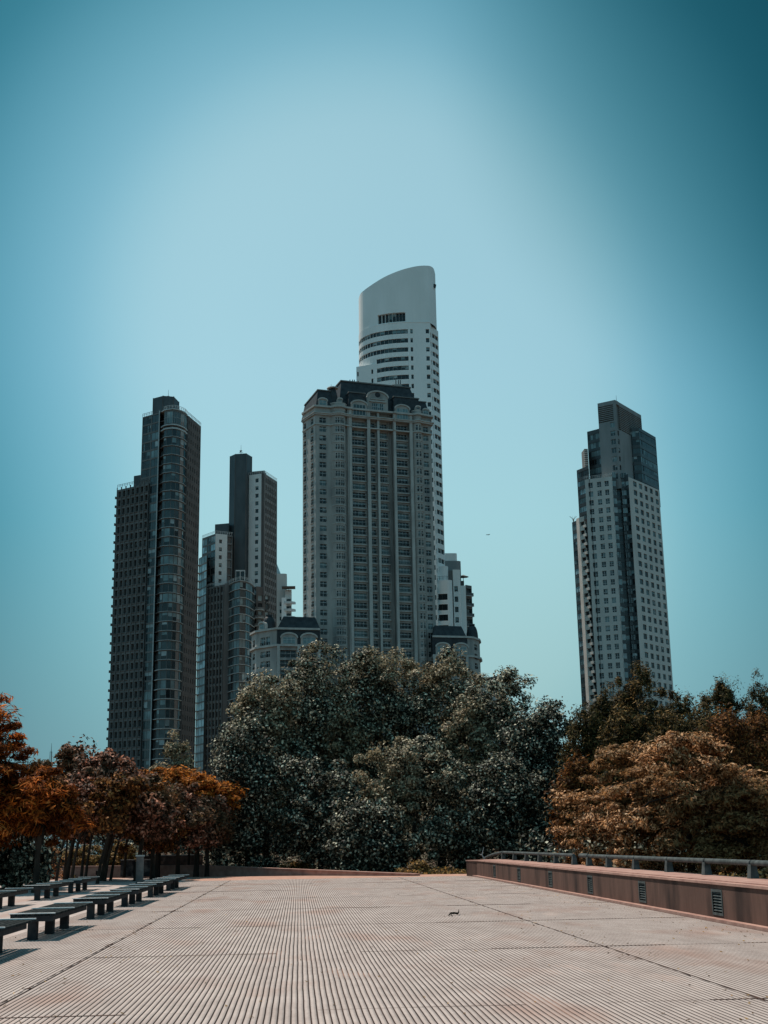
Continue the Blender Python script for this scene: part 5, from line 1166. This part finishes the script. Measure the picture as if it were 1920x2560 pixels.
# --- the big green mass, centre
CEN = [  # u, top v, Y, half width m, seed, leaves, label
 (668, 1680, 82, 3.2, 3, 46000, 'dense green tree left of centre, its loose outer boughs against the second dark tower'),
 (775, 1612, 86, 3.6, 5, 44000, 'tall green tree before the left part of the cream tower'),
 (925, 1603, 88, 4.1, 8, 50000, 'tall green tree before the right part of the cream tower, with the highest crown'),
 (1090, 1612, 87, 4.0, 9, 48000, 'tall green tree below the low right wing of the cream tower'),
 (1240, 1672, 84, 4.1, 12, 48000, 'green tree at the right of the big green mass, under open sky'),
 (1345, 1752, 80, 3.0, 15, 34000, 'lower dark green tree at the right end of the green mass'),
]
for u, vt, Y, hw, sd_, nl, lb in CEN:
    x, zt = place(u, vt, Y); h = zt+.3
    lob = auto_lobes(h-.8, hw, hw*.8, .7, 30, sd_, taper=.42, lobe=.40)
    tree(x, Y, lob, 'leaf_green' if sd_ not in (15,) else 'leaf_dark', int(nl*1.15), 300, .74, (.21, .13), .25, h*.35, (RNG.normal()*.3, 0), lb, 'tree', 'broadleaf_tree', 'green trees behind the end of the plaza', nlimb=14)
FRN = [
 (1030, 1838, 76, 4.2, 21, 52000, 'rounded green tree bulging forward in the middle of the green mass'),
 (622, 1800, 76, 2.3, 22, 34000, 'low leafy green tree at the left foot of the green mass'),
 (800, 1905, 75, 2.9, 23, 34000, 'bushy dark tree low in front of the left green trees'),
 (1250, 1890, 74, 3.1, 24, 36000, 'bushy dark tree low in front of the right green trees'),
 (905, 2010, 72, 2.4, 26, 20000, 'low dark bush right at the plaza edge, centre left'),
]
for u, vt, Y, hw, sd_, nl, lb in FRN:
    x, zt = place(u, vt, Y); h = zt+.3
    lob = auto_lobes(h-.2, hw, hw*.7, .1, 18, sd_, taper=.45, lobe=.42)
    tree(x, Y, lob, 'leaf_dark' if sd_ != 21 else 'leaf_green', nl, 200, .66, (.19, .115), .16, h*.4, (0, 0), lb, 'tree', 'bushy_tree', 'green trees behind the end of the plaza', nlimb=10, zmin=-.2)
# loose hanging sprays at the left flank of the mass
# --- green tree peeping over between the dark towers
x, zt = place(442, 1822, 98); tree(x, 98, auto_lobes(zt-1, 2.2, 1.9, 1.0, 14, 31, .7, .4), 'leaf_green', 16000, 140, .5, (.22, .14), .2, 3.5, (0, 0), 'small rounded green tree crown between the bases of the two dark towers', 'tree', 'broadleaf_tree')
# --- left: bright orange feathery tree at the picture edge
x, zt = place(15, 1712, 52)
lob = auto_lobes(zt-2.4, 3.6, 3.0, 2.4, 36, 41, .62, .36)
tree(x-1.5, 52, lob, 'leaf_orange', 62000, 420, .5, (.32, .065), .2, 2.6, (.3, 0), 'vivid orange feathery tree filling the left edge of the picture', 'tree', 'autumn_tree', flat=.45, outward=1.2, upbias=.7, nlimb=12)
x, zt = place(95, 1905, 50)
tree(x, 50.5, auto_lobes(zt-2.1, 1.5, 1.4, 2.2, 12, 42, .8, .4), 'leaf_orange', 15000, 120, .4, (.34, .07), .12, 2.4, (.1, 0), 'lower orange feathery tree against the left edge tree', 'tree', 'autumn_tree', flat=.45, outward=1.2, upbias=.7)
# --- pinkish-leaved trees
for u, vt, Y, hw, sd_, nl, lb in ((178, 1868, 68, 2.3, 44, 20000, 'pinkish brown tree with a pointed top, right of the vivid orange tree'), (265, 1905, 66, 2.6, 45, 24000, 'broad pinkish brown tree in front of the leftmost tower'), (345, 1960, 64.5, 2.2, 46, 18000, 'lower pinkish brown tree near the stone post')):
    x, zt = place(u, vt, Y); tree(x, Y, auto_lobes(zt-2.3, hw, hw*.85, 2.6, 16, sd_, .7, .40), 'leaf_pink', nl, 160, .45, (.22, .13), .12, 3.0, (.5, 0), lb, 'tree', 'autumn_tree', 'pinkish trees left of the green mass', zmin=1.8)
# --- flat-crowned ochre-orange trees
for u, vt, Y, hw, sd_, nl, lb in ((400, 1895, 74, 2.9, 47, 36000, 'flat crowned orange tree in front of the gap between the dark towers'), (495, 1915, 74, 1.9, 48, 22000, 'flat crowned orange tree touching the big green mass')):
    x, zt = place(u, vt, Y); lob = [(hw*(i/17.*2-1)*.85, RNG.uniform(-1.4, 1.4), zt-.75-RNG.random()*.5-.5*abs(i/17.*2-1)**2, 1.05, 1.1, .6) for i in range(18)]+[(RNG.uniform(-hw, hw)*.6, RNG.uniform(-1, 1), zt-1.7-RNG.random()*.6, .9, .9, .6) for _ in range(8)]
    tree(x, Y, lob, 'leaf_ochre', nl, 210, .46, (.24, .09), .14, 3.4, (0, 0), lb, 'tree', 'flat_crowned_tree', 'flat crowned orange trees', flat=.55, upbias=.8)
# lower-storey trees that close the row below the flat crowns
for u, vt, Y, hw, sd_, mt, lb in ((448, 1972, 70, 2.2, 51, 'leaf_pink', 'brownish pink tree beneath the flat crowned orange trees'), (520, 1995, 72, 1.4, 52, 'leaf_pink', 'small brownish tree between the orange trees and the green mass'), (385, 2000, 68, 1.8, 53, 'leaf_rust', 'small rusty brown tree behind the two cabinets')):
    x, zt = place(u, vt, Y); tree(x, Y, auto_lobes(zt-1.7, hw, hw*.8, 1.9, 14, sd_, .6, .42), mt, 17000, 120, .48, (.2, .12), .12, 2.6, (0, 0), lb, 'tree', 'bushy_tree', zmin=1.4)
# --- leaning young trunks in the row
TR = [(140, 62, .35), (178, 64, .35), (203, 67, .12), (213, 66, .25), (243, 61, .45), (262, 65.5, .4), (276, 66.5, .45), (160, 70, .1), (310, 74, .1), (357, 78, .2), (372, 78, .0), (398, 80, .0), (442, 76, .05), (97, 58, .1), (50, 56, .0), (10, 55, .05), (470, 77, .05), (495, 77, -.05)]
for i, (u, Y, ln) in enumerate(TR):
    q = PD(u, 2190, Y); x = q[0]; hh = 3.9+RNG.random()*.6
    loc = ['leftmost', 'second', 'third', 'fourth', 'fifth'][i % 5]
    mt = ['leaf_pink', 'leaf_rust', 'leaf_pink'][i % 3]
    lob = [(ln*2.2+RNG.uniform(-.8, .8), RNG.uniform(-.7, .7), hh-RNG.random()*1.5, .85, .75, .55) for _ in range(9)]
    TRL = ['left of the cabinets, first leaning trunk', 'second leaning trunk, above the farther benches', 'thin upright trunk behind the leaning ones', 'thin trunk close beside the third leaning one', 'thick leaning trunk nearest the cabinets', 'leaning trunk just left of the left cabinet', 'leaning trunk touching the left cabinet in view', 'slim trunk in the shade at the left', 'upright trunk directly behind the cabinets', 'upright trunk behind the right cabinet', 'slim dark trunk right of the cabinets', 'slim trunk behind the second low wall', 'upright trunk midway along the second low wall', 'shaded trunk by the left edge hedge', 'dark trunk near the left picture edge', 'trunk at the very left picture edge', 'dark trunk left of the green mass', 'last dark trunk before the green mass'][i]
    tree(x-.0, Y, lob, mt, 8000, 64, .42, (.2, .12), .055+.02*RNG.random(), 3.3, (ln*1.9, 0), 'young tree, '+TRL, 'tree', 'young_tree', 'young trees shading the end of the bench rows', zmin=2.0, nlimb=6, z0=0)
# --- right: bald-cypress like trees
CY = [(1560, 1765, 66, 2.2, 81, 26000, 'leaf_cypress', 'dense brownish conifer in front of the foot of the right hand tower'), (1680, 1772, 64, 2.3, 82, 26000, 'leaf_cypress', 'dense brown conifer right above the tan spreading trees'), (1815, 1765, 62, 2.3, 83, 26000, 'leaf_rust', 'dense rusty conifer behind the right part of the tan trees'), (1585, 1650, 78, 3.3, 61, 52000, 'leaf_cypress', 'tall brownish green conifer in front of the right hand tower'), (1503, 1722, 76, 1.6, 62, 24000, 'leaf_cypress', 'narrow dark conifer at the left foot of the right hand tower'), (1462, 1775, 72, 2.0, 63, 24000, 'leaf_cypress', 'brown conifer beside the green mass, left of the tower on the right'),
      (1700, 1712, 80, 3.0, 64, 34000, 'leaf_cypress', 'brownish conifer to the right of the right hand tower'), (1798, 1692, 84, 2.5, 65, 40000, 'leaf_cypress', 'dark conifer with a pointed top on the right under open sky'), (1893, 1688, 84, 2.4, 66, 34000, 'leaf_cypress', 'wispy dark conifer at the upper right edge'),
      (1885, 1775, 66, 2.5, 67, 34000, 'leaf_rust', 'rusty brown conifer at the right edge of the picture'), (1760, 1775, 75, 2.8, 68, 32000, 'leaf_cypress', 'brown conifer behind the tan spreading tree'), (1440, 1890, 62, 1.5, 69, 20000, 'leaf_rust', 'slender rusty tree between the green mass and the tan tree')]
for u, vt, Y, hw, sd_, nl, mt, lb in CY:
    x, zt = place(u, vt, Y); h = zt+.3
    lob = auto_lobes(h-.3, hw, hw*.85, .3, 30, sd_, taper=.85, lobe=.34)
    tree(x, Y, lob, mt, nl, 420, .46, (.26, .065), .2, h*.8, (0, 0), lb, 'tree', 'conifer', 'conifers on the right', flat=1.25, droop=.45, upbias=.4, nlimb=12, outward=.6)
# --- tan layered trees behind the parapet
for u, vt, Y, hw, sd_, nl, lb in ((1560, 1875, 50, 2.2, 71, 38000, 'tan leaved spreading tree behind the handrail, left of its trunk'), (1705, 1858, 47, 2.8, 72, 50000, 'broad tan and pink leaved spreading tree behind the handrail'), (1855, 1950, 46, 2.0, 73, 26000, 'darker tan spreading tree behind the handrail at the right edge')):
    x, zt = place(u, vt, Y); r_ = np.random.default_rng(sd_); lob = []
    for i in range(30):
        t = (i+.5)/30; z = .5+(zt-.2)*t; q = hw*(1-max(0, t-.45)**1.7*1.9)*r_.uniform(.45, .95); a = i*2.399; s_ = r_.uniform(.45, .95); lob.append((q*math.cos(a), q*math.sin(a)*.8, z+r_.normal()*.12, s_, s_*.9, .42))
    lob.append((0, 0, zt*.45, hw*.55, hw*.5, zt*.3))
    tree(x, Y, lob, 'leaf_tan', nl, 330, .42, (.19, .065), .13, zt*.75, (0, 0), lb, 'tree', 'spreading_tree', 'tan spreading trees behind the handrail', flat=.42, upbias=.7, nlimb=18, outward=.5, zmin=.0)
# --- undergrowth closing the view at the ground
def mass(name, boxes, n, mat, leaf, label):
    Ps = []
    for (x0, x1, y0, y1, z0, z1, k) in boxes:
        p = RNG.random((int(n*k), 3))*np.array([x1-x0, y1-y0, z1-z0])+np.array([x0, y0, z0]); top = z0+(z1-z0)*(.55+.45*np.sin(p[:, 0]*1.3+1)*np.cos(p[:, 0]*.7+p[:, 1]*.5)); Ps.append(p[p[:, 2] < top])
    P = np.concatenate(Ps); nr = RNG.normal(size=P.shape)+np.array([0, -.2, .6]); V = leaf_quads(P, nr, *leaf)
    o = np_mesh(name, V, np.arange(len(V)).reshape(-1, 4), [M[mat]]); tag(o, label, 'undergrowth', kind='stuff'); return o
mass('undergrowth', [(-6, 26, 88, 94, -.3, 5.5, .42), (-36, -5, 92, 99, -.3, 6.5, .58), (9.8, 34, 52, 60, -.3, 2.6, .20), (-24, -13.5, 66, 70, 0, 2.4, .12)], 110000, 'leaf_dark', (.22, .14), 'dark undergrowth closing the gaps beneath the trees')
mass('ground_cover', [(-24, 8, 76.5, 82, -.3, .35, .5), (5, 12, 66, 74, -.3, .3, .2), (9.6, 22, 30, 50, -.3, .55, .5)], 30000, 'leaf_low', (.16, .09), 'low reddish ground cover beyond the walls')
for u, v, Y, hw, ht, mt, lb in ((100, 2130, 72, 1.5, 1.7, 'leaf_tan', 'pale sunlit shrub in the gap behind the left trunks'), (205, 2150, 82, 1.7, 1.8, 'leaf_low', 'dull shrub behind the leaning trunks'), (300, 2140, 83, 1.5, 2.0, 'leaf_low', 'light shrub behind the utility cabinets'), (1045, 2178, 68, .5, .75, 'leaf_low', 'small yellowish shrub at the plaza edge before the green mass'), (735, 2168, 76, 1.1, .7, 'leaf_low', 'low orange shrub behind the reddish wall'), (1440, 2160, 52, .7, 1.2, 'leaf_rust', 'small rusty shrub poking through behind the handrail')):
    x = PD(u, v, Y)[0]; tree(x, Y, auto_lobes(ht, hw, hw*.7, .05, 9, int(u), .5, .42), mt, 5500, 60, .28, (.16, .09), .04, ht*.5, (0, 0), lb, 'shrub', 'shrub', nlimb=5, zmin=0)
# dark hedge at the far left edge
tree(PD(35, 2150, 54)[0]-1.2, 55, [(RNG.uniform(-2.6, 2.2), RNG.uniform(-1, 1), RNG.uniform(.4, 3.2), 1.0, .9, .8) for _ in range(24)], 'leaf_dark', 32000, 200, .45, (.2, .12), .1, 1.5, (0, 0), 'dark shady hedge at the left edge behind the farther benches', 'hedge', 'hedge', nlimb=6, zmin=0)
# bare pale twig beside the end of the parapet
m_ = MB(); q = PD(1205, 2140, 62.5)
m_.tube([(q[0]+.35, q[1], .5), (q[0]+.2, q[1], q[2]-.3), (q[0], q[1], q[2]+.05), (q[0]+.1, q[1], q[2]+.4)], [.025, .03, .02, .008], M['lightline'], 6); m_.tube([(q[0]+.0, q[1], q[2]+.05), (q[0]-.15, q[1], q[2]+.1)], [.015, .006], M['lightline'], 5)
tag(m_.build('bare_branch', None, (q[0], q[1], 0)), 'bare pale forked branch at the far end of the parapet', 'branch')
